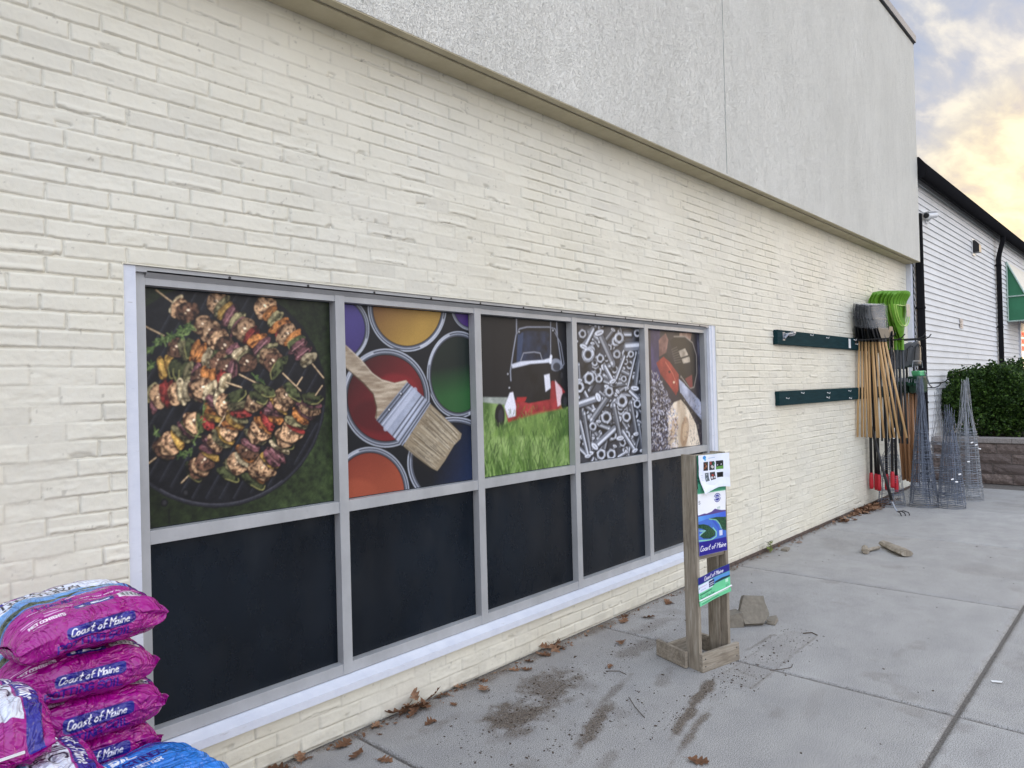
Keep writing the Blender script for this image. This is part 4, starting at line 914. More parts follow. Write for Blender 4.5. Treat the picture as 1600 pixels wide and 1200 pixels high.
def spout(x, zt, y0=-0.10, w=0.10, d=0.075, top=True):
    b = MB()
    def sweep(pts):
        for (a, c) in zip(pts[:-1], pts[1:]):
            b.add([(x-w/2, a[0]-d/2*a[2], a[1]+d/2*a[3]), (x+w/2, a[0]-d/2*a[2], a[1]+d/2*a[3]), (x+w/2, a[0]+d/2*a[2], a[1]-d/2*a[3]), (x-w/2, a[0]+d/2*a[2], a[1]-d/2*a[3]),
                   (x-w/2, c[0]-d/2*c[2], c[1]+d/2*c[3]), (x+w/2, c[0]-d/2*c[2], c[1]+d/2*c[3]), (x+w/2, c[0]+d/2*c[2], c[1]-d/2*c[3]), (x-w/2, c[0]+d/2*c[2], c[1]-d/2*c[3])],
                  [(0,1,5,4),(1,2,6,5),(2,3,7,6),(3,0,4,7),(3,2,1,0),(4,5,6,7)])
    yw = y0
    if top: sweep([(-0.165, zt, 1, 0), (-0.165, zt-0.12, 1, 0.3), (yw-0.02, zt-0.40, 1, 0.3), (yw, zt-0.52, 1, 0), (yw, 0.05, 1, 0)])
    else: sweep([(yw, zt, 1, 0), (yw, 0.05, 1, 0)])
    o = b.build('downspout', 'gutter_black', shop)
    for z in (1.2, 2.6, 3.9):
        if z < zt-0.6:
            s = MB(); s.box(x-w/2-0.02, yw-d/2-0.004, z, x+w/2+0.02, yw+d/2+0.02, z+0.03); s.build('strap', 'gutter_black', o)
spout(0.085, 4.0, -0.072, 0.10, 0.085, top=False)
spout(6.22, 4.56, -0.075, 0.10, 0.08)
# window, awning
wf = MB(); x0, x1, z0, z1 = 8.95, 12.4, 0.95, 2.86
wf.box(x0-0.1, -0.05, z0-0.1, x0, -0.004, z1+0.1); wf.box(x1, -0.05, z0-0.1, x1+0.1, -0.004, z1+0.1); wf.box(x0, -0.05, z1, x1, -0.004, z1+0.1); wf.box(x0, -0.07, z0-0.1, x1, -0.004, z0)
w_ = wf.build('window', 'white_trim_paint', shop, bevel=0.003)
b = MB(); b.box(x0, -0.034, z0, x1, -0.026, z1); b.build('pane', 'window_dark_glass', w_)
b = MB(); b.box(x0, -0.045, z0, x0+0.05, -0.035, z1); b.box(x0+0.75, -0.045, z0, x0+0.80, -0.035, z1); b.build('sash', 'black_metal', w_)
for r_ in range(3):
    for k in range(2):
        b = MB(); zz2 = 2.52-0.17*r_; xa = 9.06+0.27*k
        b.box(xa, -0.043, zz2, xa+0.22, -0.036, zz2+0.03); b.box(xa, -0.043, zz2+0.09, xa+0.22, -0.036, zz2+0.12); b.box(xa, -0.043, zz2+0.03, xa+0.05, -0.036, zz2+0.09); b.box(xa+0.17, -0.043, zz2+0.03, xa+0.22, -0.036, zz2+0.09)
        b.build('red_glow_bar', 'red_glow', w_)  # glowing bars added in place of blurred red reflections in the pane
ax0, ax1 = 7.45, 13.5
b = MB(); b.cur = 0; b.prism([(0, -0.02, 4.13), (0, -0.52, 2.98), (0, -0.52, 2.80), (0, -0.02, 2.80)], (ax0, 0, 0), (0.012, 0, 0))
b.add([(ax0-0.01, -0.02, 4.15), (ax1, -0.02, 4.15), (ax1, -0.54, 2.98), (ax0-0.01, -0.54, 2.98)], [(0, 1, 2, 3)]); b.mi[-1] = 1
b.add([(ax0-0.01, -0.54, 2.98), (ax1, -0.54, 2.98), (ax1, -0.54, 2.80), (ax0-0.01, -0.54, 2.80)], [(0, 1, 2, 3)]); b.mi[-1] = 1
aw = b.build('awning', ['awning_green', 'awning_cream'], shop); aw['label'] = 'green sided awning with a pale top over the shop window'
b = MB(); 
for pts in ([(ax0-0.02, -0.03, 4.13), (ax0-0.02, -0.03, 2.80)], [(ax0-0.02, -0.03, 3.35), (ax0-0.02, -0.36, 3.35)], [(ax0-0.02, -0.03, 2.80), (ax0-0.02, -0.52, 2.80)], [(ax0-0.02, -0.03, 4.13), (ax0-0.02, -0.52, 2.98)]): b.tube(pts, 0.016, 8)
b.build('awning_frame', 'awning_tube', aw)
# vent hood, notice
b = MB(); b.box(3.98, -0.028, 3.87, 4.22, -0.018, 4.18); v = b.build('vent_hood', 'white_plastic', shop)
b = MB(); b.prism([(0, -0.028, 3.92), (0, -0.13, 3.92), (0, -0.13, 4.06), (0, -0.06, 4.15), (0, -0.028, 4.15)], (4.01, 0, 0), (0.18, 0, 0)); b.build('hood', 'black_metal', v)
b = MB(); b.add([(2.78, -0.026, 2.44), (3.02, -0.026, 2.44), (3.03, -0.028, 2.60), (2.79, -0.030, 2.61)], [(0, 1, 2, 3)]); b.cur = 1
for k in range(4): b.add([(2.80, -0.031, 2.47+.03*k), (2.9+.03*(k % 2), -0.031, 2.47+.03*k), (2.9+.03*(k % 2), -0.031, 2.48+.03*k), (2.80, -0.031, 2.48+.03*k)], [(0, 1, 2, 3)])
b.build('paper_notice', ['paper_aged', 'pallet_wood'], shop)
# security camera
t = empty('security_camera', (12.45, 2.70, 4.07), math.radians(-14), 'white bullet security camera mounted high on the white siding', 'camera')
b = MB(); b.tube([(-0.17, -0.09, -0.02), (0.10, -0.09, 0.02)], 0.048, 14); b.build('housing', 'camera_white', t, smooth=False, bevel=0.006)
b = MB(); b.tube([(-0.185, -0.09, -0.022), (-0.165, -0.09, -0.019)], 0.040, 14); b.build('lens', 'dark_lens', t)
b = MB(); b.prism([(-0.20, -0.145, 0.025), (0.12, -0.145, 0.070), (0.12, -0.03, 0.070), (-0.20, -0.03, 0.025)], (0, 0, 0), (0, 0, 0.008)); b.build('sunshield', 'camera_white', t)
b = MB(); b.tube([(0.02, -0.09, 0.0), (0.02, -0.02, -0.06), (0.02, 0.02, -0.06)], 0.018, 10); b.tube([(0.02, -0.01, -0.06), (0.02, 0.02, -0.06)], 0.05, 14); b.build('bracket', 'camera_white', t)

# ------------------------------------------------------------------ planter of split-face block, mulch and two bushes
pl = empty('planter_wall', (12.4, 1.7, 0), 0, 'low retaining planter wall of brown split face blocks with a stone cap', 'planter')
b = MB(); rg = random.Random(3)
def blockrow(b, horiz, y0, y1, xface, z, h, off):
    y = y0-off
    while y < y1:
        l = rg.uniform(0.38, 0.46); a, c = max(y, y0), min(y+l-0.009, y1)
        if c-a > 0.03:
            n_ = 6; t_ = rg.random(); base = len(b.v)
            for j in range(4):
                for i in range(n_+1):
                    edge = (i in (0, n_)) or (j in (0, 3)); dpt = 0.0 if edge else rg.uniform(0.008, 0.028)
                    q = a+(c-a)*i/n_; zz3 = z+(h-0.008)*j/3
                    p = (xface-dpt, q, zz3) if not horiz else (q, xface-dpt, zz3)
                    b.v.append(p); b.tone.append(t_)
            for j in range(3):
                for i in range(n_):
                    k = base+j*(n_+1)+i; b.f.append((k, k+1, k+n_+2, k+n_+1)); b.mi.append(0)
        y += l
for k in range(4):
    blockrow(b, False, 0.85-1.7, 2.715-1.7, 0.0, 0.0+k*0.149, 0.149, (k % 2)*0.2)
    blockrow(b, True, 0.0, 16.0, 0.85-1.7, 0.0+k*0.149, 0.149, (k % 2)*0.2)
o = b.build('blocks', 'split_block', pl)
b = MB(); b.box(0.012, 0.862-1.7, 0, 0.26, 2.7-1.7, 0.594); b.box(0.26, 0.862-1.7, 0, 16, 1.1-1.7, 0.594); b.build('core', 'joint_dirt', pl)
b = MB(); y = 0.83
while y < 2.70:
    y2 = min(y+0.43, 2.71); b.box(-0.025, y-1.7, 0.597, 0.29, y2-0.004-1.7, 0.668); y = y2
x = 0.294
while x < 16:
    b.box(x, 0.83-1.7, 0.597, x+0.426, 1.13-1.7, 0.668); x += 0.43
b.build('cap', 'block_cap', pl, bevel=0.006)
P = []; X, Y = np.meshgrid(np.linspace(12.66, 28, 120), np.linspace(1.1, 2.71, 30)); Zm = 0.60+0.05*fbm(X, Y, 2, 4, 301)+0.02*fbm(X, Y, 20, 2, 302)
o = link('mulch_bed', grid_mesh('mulch_bed', np.stack([X, Y, Zm], -1)), 'mulch', None); tag(o, kind='structure')
def bush(name, c, R, lobes, n, seed, label):
    g = random.Random(seed); root = empty(name, (c[0], c[1], 0.62), 0, label, 'bush', 'round evergreen bushes in the planter')
    vs = []; fs = []; tone = []
    L_ = [((0, 0, R[2]), 1.0)]+lobes
    for i in range(n):
        (lc, ls) = g.choices(L_, [q[1]**2 for q in L_])[0]
        a = g.uniform(0, 2*PI); u = g.uniform(-0.95, 1); rr_ = (0.62+0.40*g.random()**0.5)
        if g.random() < 0.04: rr_ *= g.uniform(1.05, 1.16)
        s = math.sqrt(1-u*u); d = Vector((s*math.cos(a), s*math.sin(a), u))
        bumpy = 1+0.10*math.sin(5*a+3*u)+0.08*math.sin(9*u+4*a+seed)
        p = Vector((lc[0]+d.x*R[0]*ls*rr_*bumpy, lc[1]+d.y*R[1]*ls*rr_*bumpy, lc[2]+d.z*R[2]*ls*rr_*bumpy))
        if p.z < 0.02: continue
        # a sprig: three to four leaves round one point
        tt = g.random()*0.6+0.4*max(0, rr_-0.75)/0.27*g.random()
        for q in range(5):
            dirv = (d*0.9+Vector((g.gauss(0, .6), g.gauss(0, .6), g.gauss(0.25, .6)))).normalized(); side = dirv.cross(Vector((g.gauss(0, 1), g.gauss(0, 1), g.gauss(0, 1)))).normalized()
            l = g.uniform(0.022, 0.040); wv = l*0.38; nn = dirv.cross(side)*wv*0.25
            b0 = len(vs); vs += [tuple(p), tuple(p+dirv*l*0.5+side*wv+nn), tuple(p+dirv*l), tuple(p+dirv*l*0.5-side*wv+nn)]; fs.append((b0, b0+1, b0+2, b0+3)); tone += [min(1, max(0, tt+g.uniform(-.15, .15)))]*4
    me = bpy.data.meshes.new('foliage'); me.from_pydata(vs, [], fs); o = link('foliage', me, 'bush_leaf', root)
    at = me.attributes.new('tone', 'FLOAT', 'POINT'); at.data.foreach_set('value', np.array(tone, dtype=np.float32))
    b = MB()
    for k in range(14):
        a = g.uniform(0, 6.3); r_ = g.uniform(0.3, 0.75); e_ = Vector((math.cos(a)*R[0]*r_, math.sin(a)*R[1]*r_, R[2]*g.uniform(.7, 1.5)))
        b.tube([(0.04*math.cos(a), 0.04*math.sin(a), -0.02), e_*0.4+Vector((0, 0, 0.05)), e_], [0.018, 0.011, 0.005], 6)
    b.build('stem', 'bark_twig', root)
    return root
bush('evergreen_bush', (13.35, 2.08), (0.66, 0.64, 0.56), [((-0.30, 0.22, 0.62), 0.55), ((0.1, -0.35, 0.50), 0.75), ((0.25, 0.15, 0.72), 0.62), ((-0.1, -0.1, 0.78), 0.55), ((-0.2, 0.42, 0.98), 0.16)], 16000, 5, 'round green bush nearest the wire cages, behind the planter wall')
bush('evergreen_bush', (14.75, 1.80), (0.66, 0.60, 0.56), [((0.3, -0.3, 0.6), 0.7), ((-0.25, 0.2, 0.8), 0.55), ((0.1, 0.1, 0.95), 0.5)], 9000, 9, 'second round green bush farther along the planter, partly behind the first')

# ------------------------------------------------------------------ dark green timber rails on the brick wall
def rail(z, tilt, label, marks, name='timber_rail'):
    t = empty(name, (6.76, 2.80, z), 0, label, 'rail', 'dark green timber rails on the brick wall')
    L_ = 4.6; b = MB(); b.prism([(0, 0, -0.07), (L_, 0, -0.07+tilt*L_), (L_, 0, 0.07+tilt*L_), (0, 0, 0.07)], (0, -0.042, 0), (0, 0.046, 0)); b.build('board', 'green_timber', t, bevel=0.003)
    for (x, zz4, s) in marks:
        b = MB(); b.tube([(x, -0.044, zz4), (x, -0.050, zz4)], 0.006*s, 8); b.tube([(x, -0.05, zz4), (x+0.004*s, -0.070, zz4-0.010*s), (x+0.006, -0.072, zz4+0.006*s)], 0.0035*s, 6); b.build('hook', 'white_plastic', t)
    return t
tr = rail(2.00, 0.0, 'upper dark green board fixed to the brick wall', [(0.85, 0.05, 1), (1.32, 0.04, .9), (2.25, 0.05, 1), (2.30, 0.0, 1)])
b = MB(); b.box(0.12, -0.046, -0.03, 0.17, -0.042, 0.05); b.tube([(0.14, -0.05, -0.01), (0.20, -0.06, 0.03), (0.30, -0.065, 0.04), (0.38, -0.06, 0.055)], 0.014, 8); b.tube([(0.16, -0.05, 0.035), (0.26, -0.06, 0.02), (0.34, -0.07, 0.03)], 0.010, 8); b.tube([(0.31, -0.06, 0.045), (0.37, -0.06, 0.05)], [0.022, 0.02], 8); b.build('hose_bracket', 'galvanised', tr)
b = MB(); b.box(2.06, -0.046, -0.055, 2.13, -0.043, 0.055); b.build('white_tag', 'white_plastic', tr)
tr = rail(1.405, 0.0, 'lower dark green board fixed to the brick wall', [(0.16, 0.0, .8), (0.55, 0.045, 1), (1.28, -0.02, 1.2), (1.30, 0.03, 1), (2.0, 0.04, 1), (2.02, -0.045, 1)])

# ------------------------------------------------------------------ hooks that carry the tools
def hook(x, z, L_, n=1):
    t = empty('rail_hook', (x, 2.755, z), 0, 'long black steel peg sticking out of a green board', 'hook', 'black pegs that carry the hanging tools')
    b = MB(); b.tube([(0, 0.0, 0), (0, -L_, 0.0), (0, -L_-0.05, 0.02), (0.0, -L_-0.08, 0.06)], 0.007, 8); b.build('peg', 'black_metal', t)
    b = MB(); b.box(-0.03, -0.004, -0.04, 0.03, 0.0, 0.04); b.build('plate', 'black_metal', t)
    return t
hook(9.08, 2.045, 0.36); hook(9.46, 2.045, 0.36); hook(9.82, 2.06, 0.50); hook(10.10, 2.06, 0.5); hook(10.75, 1.44, 0.46); hook(10.95, 1.50, 0.50)
# ---- black rakes with pale wooden handles, hung head up
def fan(b, W, H, nt, r, z0, hook_=0.03, back=0.0, x0=0.0):
    for k in range(nt):
        t = -1+2*k/(nt-1); xx = t*W/2
        b.tube([(x0+t*0.02, 0, z0), (x0+xx*0.55, 0.004, z0+H*0.45), (x0+xx*0.95, 0.0, z0+H*0.85), (x0+xx, -hook_*0.5, z0+H), (x0+xx*1.01, -hook_, z0+H-0.012)], r, 4, cap=False)
def make_rake():
    t = empty('garden_rake')
    b = MB(); b.tube([(0, 0, -1.18), (0, 0, 0.02)], 0.0125, 10); b.build('handle', 'handle_wood', t, smooth=True)
    b = MB(); b.tube([(0, 0, -0.02), (0, 0, 0.07)], [0.018, 0.014], 8)
    b.prism([(-0.10, 0, 0.015), (0.10, 0, 0.015), (0.135, 0, 0.15), (-0.135, 0, 0.15)], (0, -0.012, 0), (0, 0.010, 0))
    fan(b, 0.36, 0.40, 15, 0.0042, 0.02); b.box(-0.15, -0.008, 0.255, 0.15, 0.006, 0.27)
    b.build('rake_head', 'black_plastic', t)
    b = MB()
    for s in (-1, 1):
        b.add([(-0.13, s*0.012, 0.14), (0.13, s*0.012, 0.14), (0.18, s*0.014, 0.30), (-0.18, s*0.014, 0.30), (0.19, s*0.014-0.02, 0.43), (-0.19, s*0.014-0.02, 0.44)], [(0, 1, 2, 3), (3, 2, 4, 5)])
    b.build('poly_bag', 'clear_bag', t)
    return t
rk = make_rake()
bot = [(9.05, 2.775), (9.12, 2.745), (9.15, 2.72), (9.2, 2.69), (9.2, 2.665), (9.2, 2.60), (9.22, 2.585), (9.22, 2.53), (9.22, 2.46), (9.25, 2.425), (9.2, 2.36), (9.2, 2.29)]
for i in range(12):
    o = rk if i == 0 else copy_tree(rk)
    y = 2.752-0.0245*i; top = Vector((9.20+0.03*(i % 3), y, 2.055-0.002*i)); bt = Vector((bot[i][0]+0.05, bot[i][1], 0.88+(0.06 if i == 11 else 0.0)))
    d = (top-bt).normalized(); q = Vector((0, 0, 1)).rotation_difference(d)
    o.rotation_mode = 'QUATERNION'; o.location = top
    from mathutils import Quaternion
    o.rotation_quaternion = q @ Quaternion((0, 0, 1), math.radians(rnd.uniform(-6, 6)-8)) @ Quaternion((1, 0, 0), 0)
    tag(o, 'black headed rake with a pale wooden handle, in the middle of the hanging row', 'rake', 'black headed rakes hanging from the upper board')
for o, l in ((rk, 'black headed rake with a pale handle hanging closest to the brick wall'), (o, 'outermost black headed rake of the row, its pale handle splayed out')): o['label'] = l
# ---- bright green leaf rakes
def make_leaf_rake():
    t = empty('leaf_rake')
    nx, nz = 46, 16; P = np.zeros((nz, nx, 3)); 
    for j in range(nz):
        v = j/(nz-1)
        for i in range(nx):
            u = -1+2*i/(nx-1); wdt = 0.025+0.285*math.sin(min(1, v*1.15)*PI/2)**1.15 if v < 0.86 else 0.31
            z_ = 0.05+0.63*v-0.03*v*u*u; yy = -0.03*v*v-(0.055*max(0, v-0.84)/0.16)+0.006*math.cos(i*PI)
            P[j, i] = (u*wdt, yy+0.05*u*u*v, z_)
    keep = np.ones((nz-1, nx-1), bool)
    keep[3:15, 1::3] = False
    me = grid_mesh('rake_head', P, keep=keep); o = link('rake_head', me, 'green_plastic', t)
    m_ = o.modifiers.new('s', 'SOLIDIFY'); m_.thickness = 0.006
    b = MB(); rim = [(0.03, -0.004, 0.12)]+[(0.31*math.sin(a), -0.02, 0.34+0.22*(1-math.cos(a))-0.0) for a in np.linspace(0.25, PI/2, 8)]
    arc = [( -0.275*math.cos(a), -0.028-0.012*math.sin(a), 0.50-0.26*math.sin(a)) for a in np.linspace(0, PI, 20)]
    b.tube(arc, 0.008, 6); b.tube([(-0.275, -0.028, 0.50), (0.275, -0.028, 0.50)], 0.006, 6); b.build('brace', 'green_plastic_pale', t)
    b = MB(); b.tube([(0, 0, -0.06), (0, 0, 0.10)], [0.018, 0.024], 10); b.build('socket', 'green_plastic', t)
    b = MB(); b.tube([(0, 0, -1.25), (0, 0, 0.0)], 0.0125, 8); b.build('handle', 'charcoal_plastic', t, smooth=True)
    return t
lr = make_leaf_rake()
for i in range(8):
    o = lr if i == 0 else copy_tree(lr)
    f = i/7; o.location = (9.98-0.02*(i % 2), 2.735-0.265*f, 2.02-0.004*i); o.rotation_euler = (math.radians(rnd.uniform(-1, 1)), math.radians(rnd.uniform(-1.5, 1.5)), math.radians(-4+rnd.uniform(-3, 3)))
    tag(o, 'bright green plastic leaf rake hung head up, one of the nested row', 'leaf rake', 'green leaf rakes hanging near the corner')
lr['label'] = 'bright green leaf rake hung head up, nearest the brick wall'; o['label'] = 'frontmost bright green leaf rake, showing its oval brace and a dark label'
b = MB(); b.box(0.02, -0.062, 0.36, 0.17, -0.058, 0.52); b.build('card_label', 'teal_label', o)
# ---- black shafts with red grips, hanging grip down
def make_shaft():
    t = empty('long_handled_tool')
    b = MB(); b.tube([(0, 0, 0.15), (0, 0, 1.65)], 0.0165, 10); b.build('shaft', 'black_metal', t, smooth=True)
    b = MB(); b.tube([(0, 0, 0), (0, 0, 0.03), (0, 0, 0.17), (0, 0, 0.2)], [0.021, 0.026, 0.023, 0.018], 12); b.build('grip', 'red_grip', t, smooth=True)
    b = MB(); b.tube([(0, 0, 1.62), (0, 0, 1.72)], [0.018, 0.012], 8); b.prism([(-0.07, 0, 1.70), (0.07, 0, 1.70), (0.085, 0, 1.9), (0.05, 0, 1.97), (-0.05, 0, 1.97), (-0.085, 0, 1.9)], (0, -0.003, 0), (0, 0.006, 0)); b.build('blade', 'black_metal', t)
    return t
st_ = make_shaft()
for i, (x, y, z, ty) in enumerate(((9.48, 2.745, 0.215, 0.5), (9.52, 2.700, 0.200, -0.6), (9.5, 2.663, 0.195, 0.3), (9.55, 2.588, 0.20, 0.2), (9.5, 2.512, 0.24, 1.0), (9.56, 2.485, 0.185, 0.4))):
    o = st_ if i == 0 else copy_tree(st_); o.location = (x, y, z); o.rotation_euler = (math.radians(ty), math.radians(rnd.uniform(-.6, .6)), rnd.uniform(-.4, .4))
    tag(o, 'black shafted garden tool hanging with its red grip down below the rakes', 'garden tool', 'black tools with red grips below the rakes')
    if i in (1, 4):
        b = MB(); b.box(-0.026, -0.024, 0.60, 0.022, -0.019, 0.73); b.build('paper_tag', 'white_plastic', o)
# ---- second row: brown handles under dark green heads
def make_brown():
    t = empty('push_rake')
    b = MB(); b.tube([(0, 0, -1.24), (0, 0, 0.0)], 0.015, 10); b.build('handle', 'handle_wood_dark', t, smooth=True)
    b = MB(); b.tube([(0, 0, -0.05), (0, 0, 0.06)], [0.02, 0.018], 8); b.box(-0.02, -0.012, 0.0, 0.02, 0.012, 0.085); b.box(-0.17, -0.014, 0.06, 0.17, 0.014, 0.10)
    b.build('socket', 'dark_green_plastic', t)
    b = MB()
    for k in range(13): b.tube([(-0.16+k*0.0267, 0, 0.095), (-0.16+k*0.0267, -0.005, 0.15)], 0.004, 5)
    b.build('tines', 'galvanised', t)
    return t
br = make_brown()
for i in range(9):
    o = br if i == 0 else copy_tree(br); f = i/8
    o.location = (10.62+0.02*(i % 2), 2.735-0.275*f, 1.435-0.003*i+(0.01 if i % 2 else 0)); o.rotation_euler = (math.radians(-2.5+4*f+rnd.uniform(-.7, .7)), math.radians(rnd.uniform(-.8, .8)), math.radians(rnd.uniform(-5, 5)))
    tag(o, 'bow rake with brown handle and dark green socket, in the lower row', 'bow rake', 'brown handled bow rakes on the lower board')
# ---- green padded piece hanging between (folded kneeler) and charcoal scoops
for i, (x, y, z, rz) in enumerate(((10.55, 2.66, 1.70, -10), (10.66, 2.60, 1.72, -14), (10.78, 2.54, 1.74, -12))):
    t = empty('shovel_scoop', (x, y, z), math.radians(rz), ['charcoal plastic scoop blade nearest the wall, hung above the brown handles', 'charcoal plastic scoop blade between two others, above the brown handles', 'charcoal plastic scoop blade farthest out, with rounded rib, above the brown handles'][i], 'shovel', 'charcoal plastic scoops by the corner')
    n_ = 14; P = np.zeros((n_, n_, 3))
    for j in range(n_):
        for k in range(n_):
            u, v = -1+2*k/(n_-1), j/(n_-1); ww = 0.20*(1-0.30*v**3)
            P[j, k] = (u*ww, -0.05*(1-u*u)-0.02*v, 0.34*v-0.05*v*u*u)
    o = link('blade', grid_mesh('blade', P), 'charcoal_plastic', t, True); m_ = o.modifiers.new('s', 'SOLIDIFY'); m_.thickness = 0.008
    b = MB(); b.tube([(-0.12, -0.065, 0.08), (-0.09, -0.07, 0.24), (0.0, -0.075, 0.29), (0.09, -0.07, 0.24), (0.12, -0.065, 0.08)], 0.008, 6); b.build('rib', 'black_plastic', t)
    b = MB(); b.tube([(0, 0, 0.02), (0, 0, -0.9)], 0.014, 8); b.build('shaft', 'black_metal', t)
t = empty('hand_spreader', (10.62, 2.46, 1.50), math.radians(-12), 'dark green hand spreader with a mint hopper hanging beside the scoops', 'spreader')
b = MB(); b.prism([(-0.15, 0, 0.10), (0.15, 0, 0.10), (0.10, 0, -0.12), (-0.10, 0, -0.12)], (0, -0.07, 0), (0, 0.14, 0)); b.build('body', 'dark_green_plastic', t, bevel=0.02)
b = MB(); b.prism([(-0.10, 0, 0.17), (0.10, 0, 0.17), (0.08, 0, 0.10), (-0.08, 0, 0.10)], (0, -0.07, 0), (0, 0.11, 0)); b.build('hopper', 'mint_plastic', t, bevel=0.015)
b = MB(); b.tube([(0.02, -0.08, 0.16), (0.10, -0.10, -0.02), (0.16, -0.1, -0.05)], 0.01, 6); b.tube([(-0.14, 0, 0.21), (-0.12, 0, 0.30), (0.12, 0, 0.30), (0.14, 0, 0.21)], 0.006, 6); b.build('wire_handle', 'galvanised', t)
# ---- the hand cultivator leaning
t = empty('hand_cultivator', (9.02, 2.33, 0.0), 0, 'black shafted claw cultivator leaning below the rakes, steel tines on the paving', 'cultivator')
b = MB(); A = Vector((0.02, 0.075, 0.16)); B = Vector((0.30, 0.36, 1.02)); b.tube([A, B], 0.017, 10); b.build('shaft', 'black_metal', t, smooth=True)
b = MB(); b.tube([A+(A-B)*0.02, A-(B-A).normalized()*0.02, Vector((0.0, 0.035, 0.07)), Vector((-0.01, 0.01, 0.035))], [0.012, 0.010, 0.008, 0.008], 8); b.build('neck', 'galvanised', t)
b = MB()
for k in (-1, 0, 1): b.tube([(-0.01, 0.01, 0.035), (-0.03+0.035*k, -0.03-0.02*k, 0.05), (-0.05+0.05*k, -0.075-0.03*k, 0.035), (-0.05+0.05*k, -0.085-0.03*k, 0.004)], 0.006, 6)
b.build('claw', 'black_metal', t)
# ---- nested stacks of wire plant cages, wide end down, legs bundled at the top
def cage_mesh(R0, R1, zr, ztop, rr_, nl, seed, zt=None):
    """rings at heights zr with radii from R0 to R1, nl legs that run on to the bundled tips"""
    g = random.Random(seed); b = MB(); ph = g.uniform(0, 6.3); n = len(zr)
    for k, z in enumerate(zr):
        f = z/max(zr[-1], .01); R = R0+(R1-R0)*f
        b.ring((g.uniform(-.01, .01), g.uniform(-.01, .01), z), R, rr_, 30, 4, tilt=g.uniform(-.04, .04), jit=0.004, rg=g)
    rings_n = len(b.f)
    for k in range(nl):
        a = ph+2*PI*k/nl+g.uniform(-.15, .15); tx, ty = g.gauss(0, 0.024), g.gauss(0, 0.024); c, s = math.cos(a), math.sin(a)
        b.tube([(R0*c, R0*s, 0.0 if zt is None else zt), ((R0+(R1-R0)*.5)*c, (R0+(R1-R0)*.5)*s, zr[-1]*.5), (R1*c, R1*s, zr[-1]), (tx+R1*0.25*c, ty+R1*0.25*s, zr[-1]+(ztop-zr[-1])*0.62), (tx, ty, ztop+g.uniform(-.05, .03))], rr_, 4)
    return b
def cage_stack(x, y, Hh, R0, n, seed, label, nl=4, tag_=False, mat='galvanised', R1f=0.62):
    g = random.Random(seed)
    for k in range(n):
        zb = 0.022*k+0.004; t = empty('wire_plant_cage', (x+g.uniform(-.006, .006), y+g.uniform(-.006, .006), zb), g.uniform(0, 6.28))
        tag(t, label if k else label.replace('one of the', 'lowest of the'), 'plant cage', 'nested wire plant cages: '+label.split(',')[0])
        R = R0*(1-0.02*k); zr = [0.0, 0.16+0.01*g.random(), 0.33+0.02*g.random(), 0.52+0.03*g.random()] if Hh > 1.2 else [0.0, 0.14, 0.30, 0.46]
        zr = [q*Hh/1.45 if Hh > 1.2 else q for q in zr]
        zr = zr+[zr[-1]+0.17*Hh/1.45]
        bb = cage_mesh(R, R*R1f, zr, Hh-zb*0.4, 0.0028, nl, seed*31+k)
        o = bb.build('wire_frame', mat, t)
cage_stack(9.80, 2.25, 1.46, 0.165, 11, 1, 'galvanised cage, one of the tallest tight cone stack in front of the brown handles', 5, mat='galvanised_dull', R1f=0.5)
cage_stack(9.88, 1.965, 1.12, 0.155, 9, 2, 'galvanised cage, one of the short stack standing nearest the viewer before the planter', 4, mat='galvanised_dull')
cage_stack(10.66, 1.93, 1.46, 0.165, 9, 3, 'galvanised cage, one of the tall stack in front of the bush with white tags', 4, R1f=0.72)
cage_stack(10.75, 2.27, 1.42, 0.17, 2, 4, 'thin galvanised cage, one of the sparse pair against the white siding', 4)
cage_stack(9.62, 2.56, 0.80, 0.15, 4, 6, 'small galvanised cage, one of the low stack behind the red grips', 4, mat='galvanised_dull')
for x, y, z, a in ((10.54, 1.86, 0.74, 0.3), (10.57, 1.82, 0.71, 0.2), (10.60, 1.79, 0.66, -0.2), (10.52, 1.90, 0.50, 0), (9.78, 1.86, 0.42, .2), (9.76, 1.89, 0.33, 0), (9.74, 1.93, .36, .3)):
    t = MB(); t.obox((0, 0, 0), (0.012*math.cos(a), -0.012*math.cos(a), 0.012*math.sin(a)), (0.001, 0.001, 0), (0, 0.002, 0.007)); o = t.build('plastic_tag', 'white_plastic'); o.location = (x-0.02, y-0.01, z)
    tag(o, 'small white plastic tag tied to a wire cage', 'tag', 'white tags on the wire cages')

# ------------------------------------------------------------------ the wooden stand with sacks stapled on
th = math.radians(-12.5)
sd = empty('wooden_stand', (3.495, 1.905, 0), th, 'narrow weathered wooden stand with printed sheets stapled to it', 'stand')
W_, DP, HT = 0.262, 0.092, 1.172
b = MB(); b.box(0.0, 0.0, 0.0, 0.022, DP, HT); b.build('side_board', 'weathered_wood', sd, bevel=0.002)
b = MB(); b.box(W_-0.022, 0.0, 0.0, W_, DP, HT+0.002); b.build('side_board', 'weathered_wood', sd, bevel=0.002)
b = MB(); b.box(W_-0.038, 0.045, 0.0, W_-0.0235, DP+0.03, HT-0.02); b.build('rear_batten', 'weathered_wood', sd, bevel=0.002)
for z in (0.598, HT-0.025):
    b = MB(); b.box(0.0235, 0.008, z, W_-0.0235, DP*0.55, z+0.021); b.build('rung', 'weathered_wood_flat', sd, bevel=0.002)
b = MB(); b.box(-0.004, -0.024, 0.0, W_+0.044, -0.002, 0.098); b.build('front_board', 'weathered_wood_flat', sd, bevel=0.002)
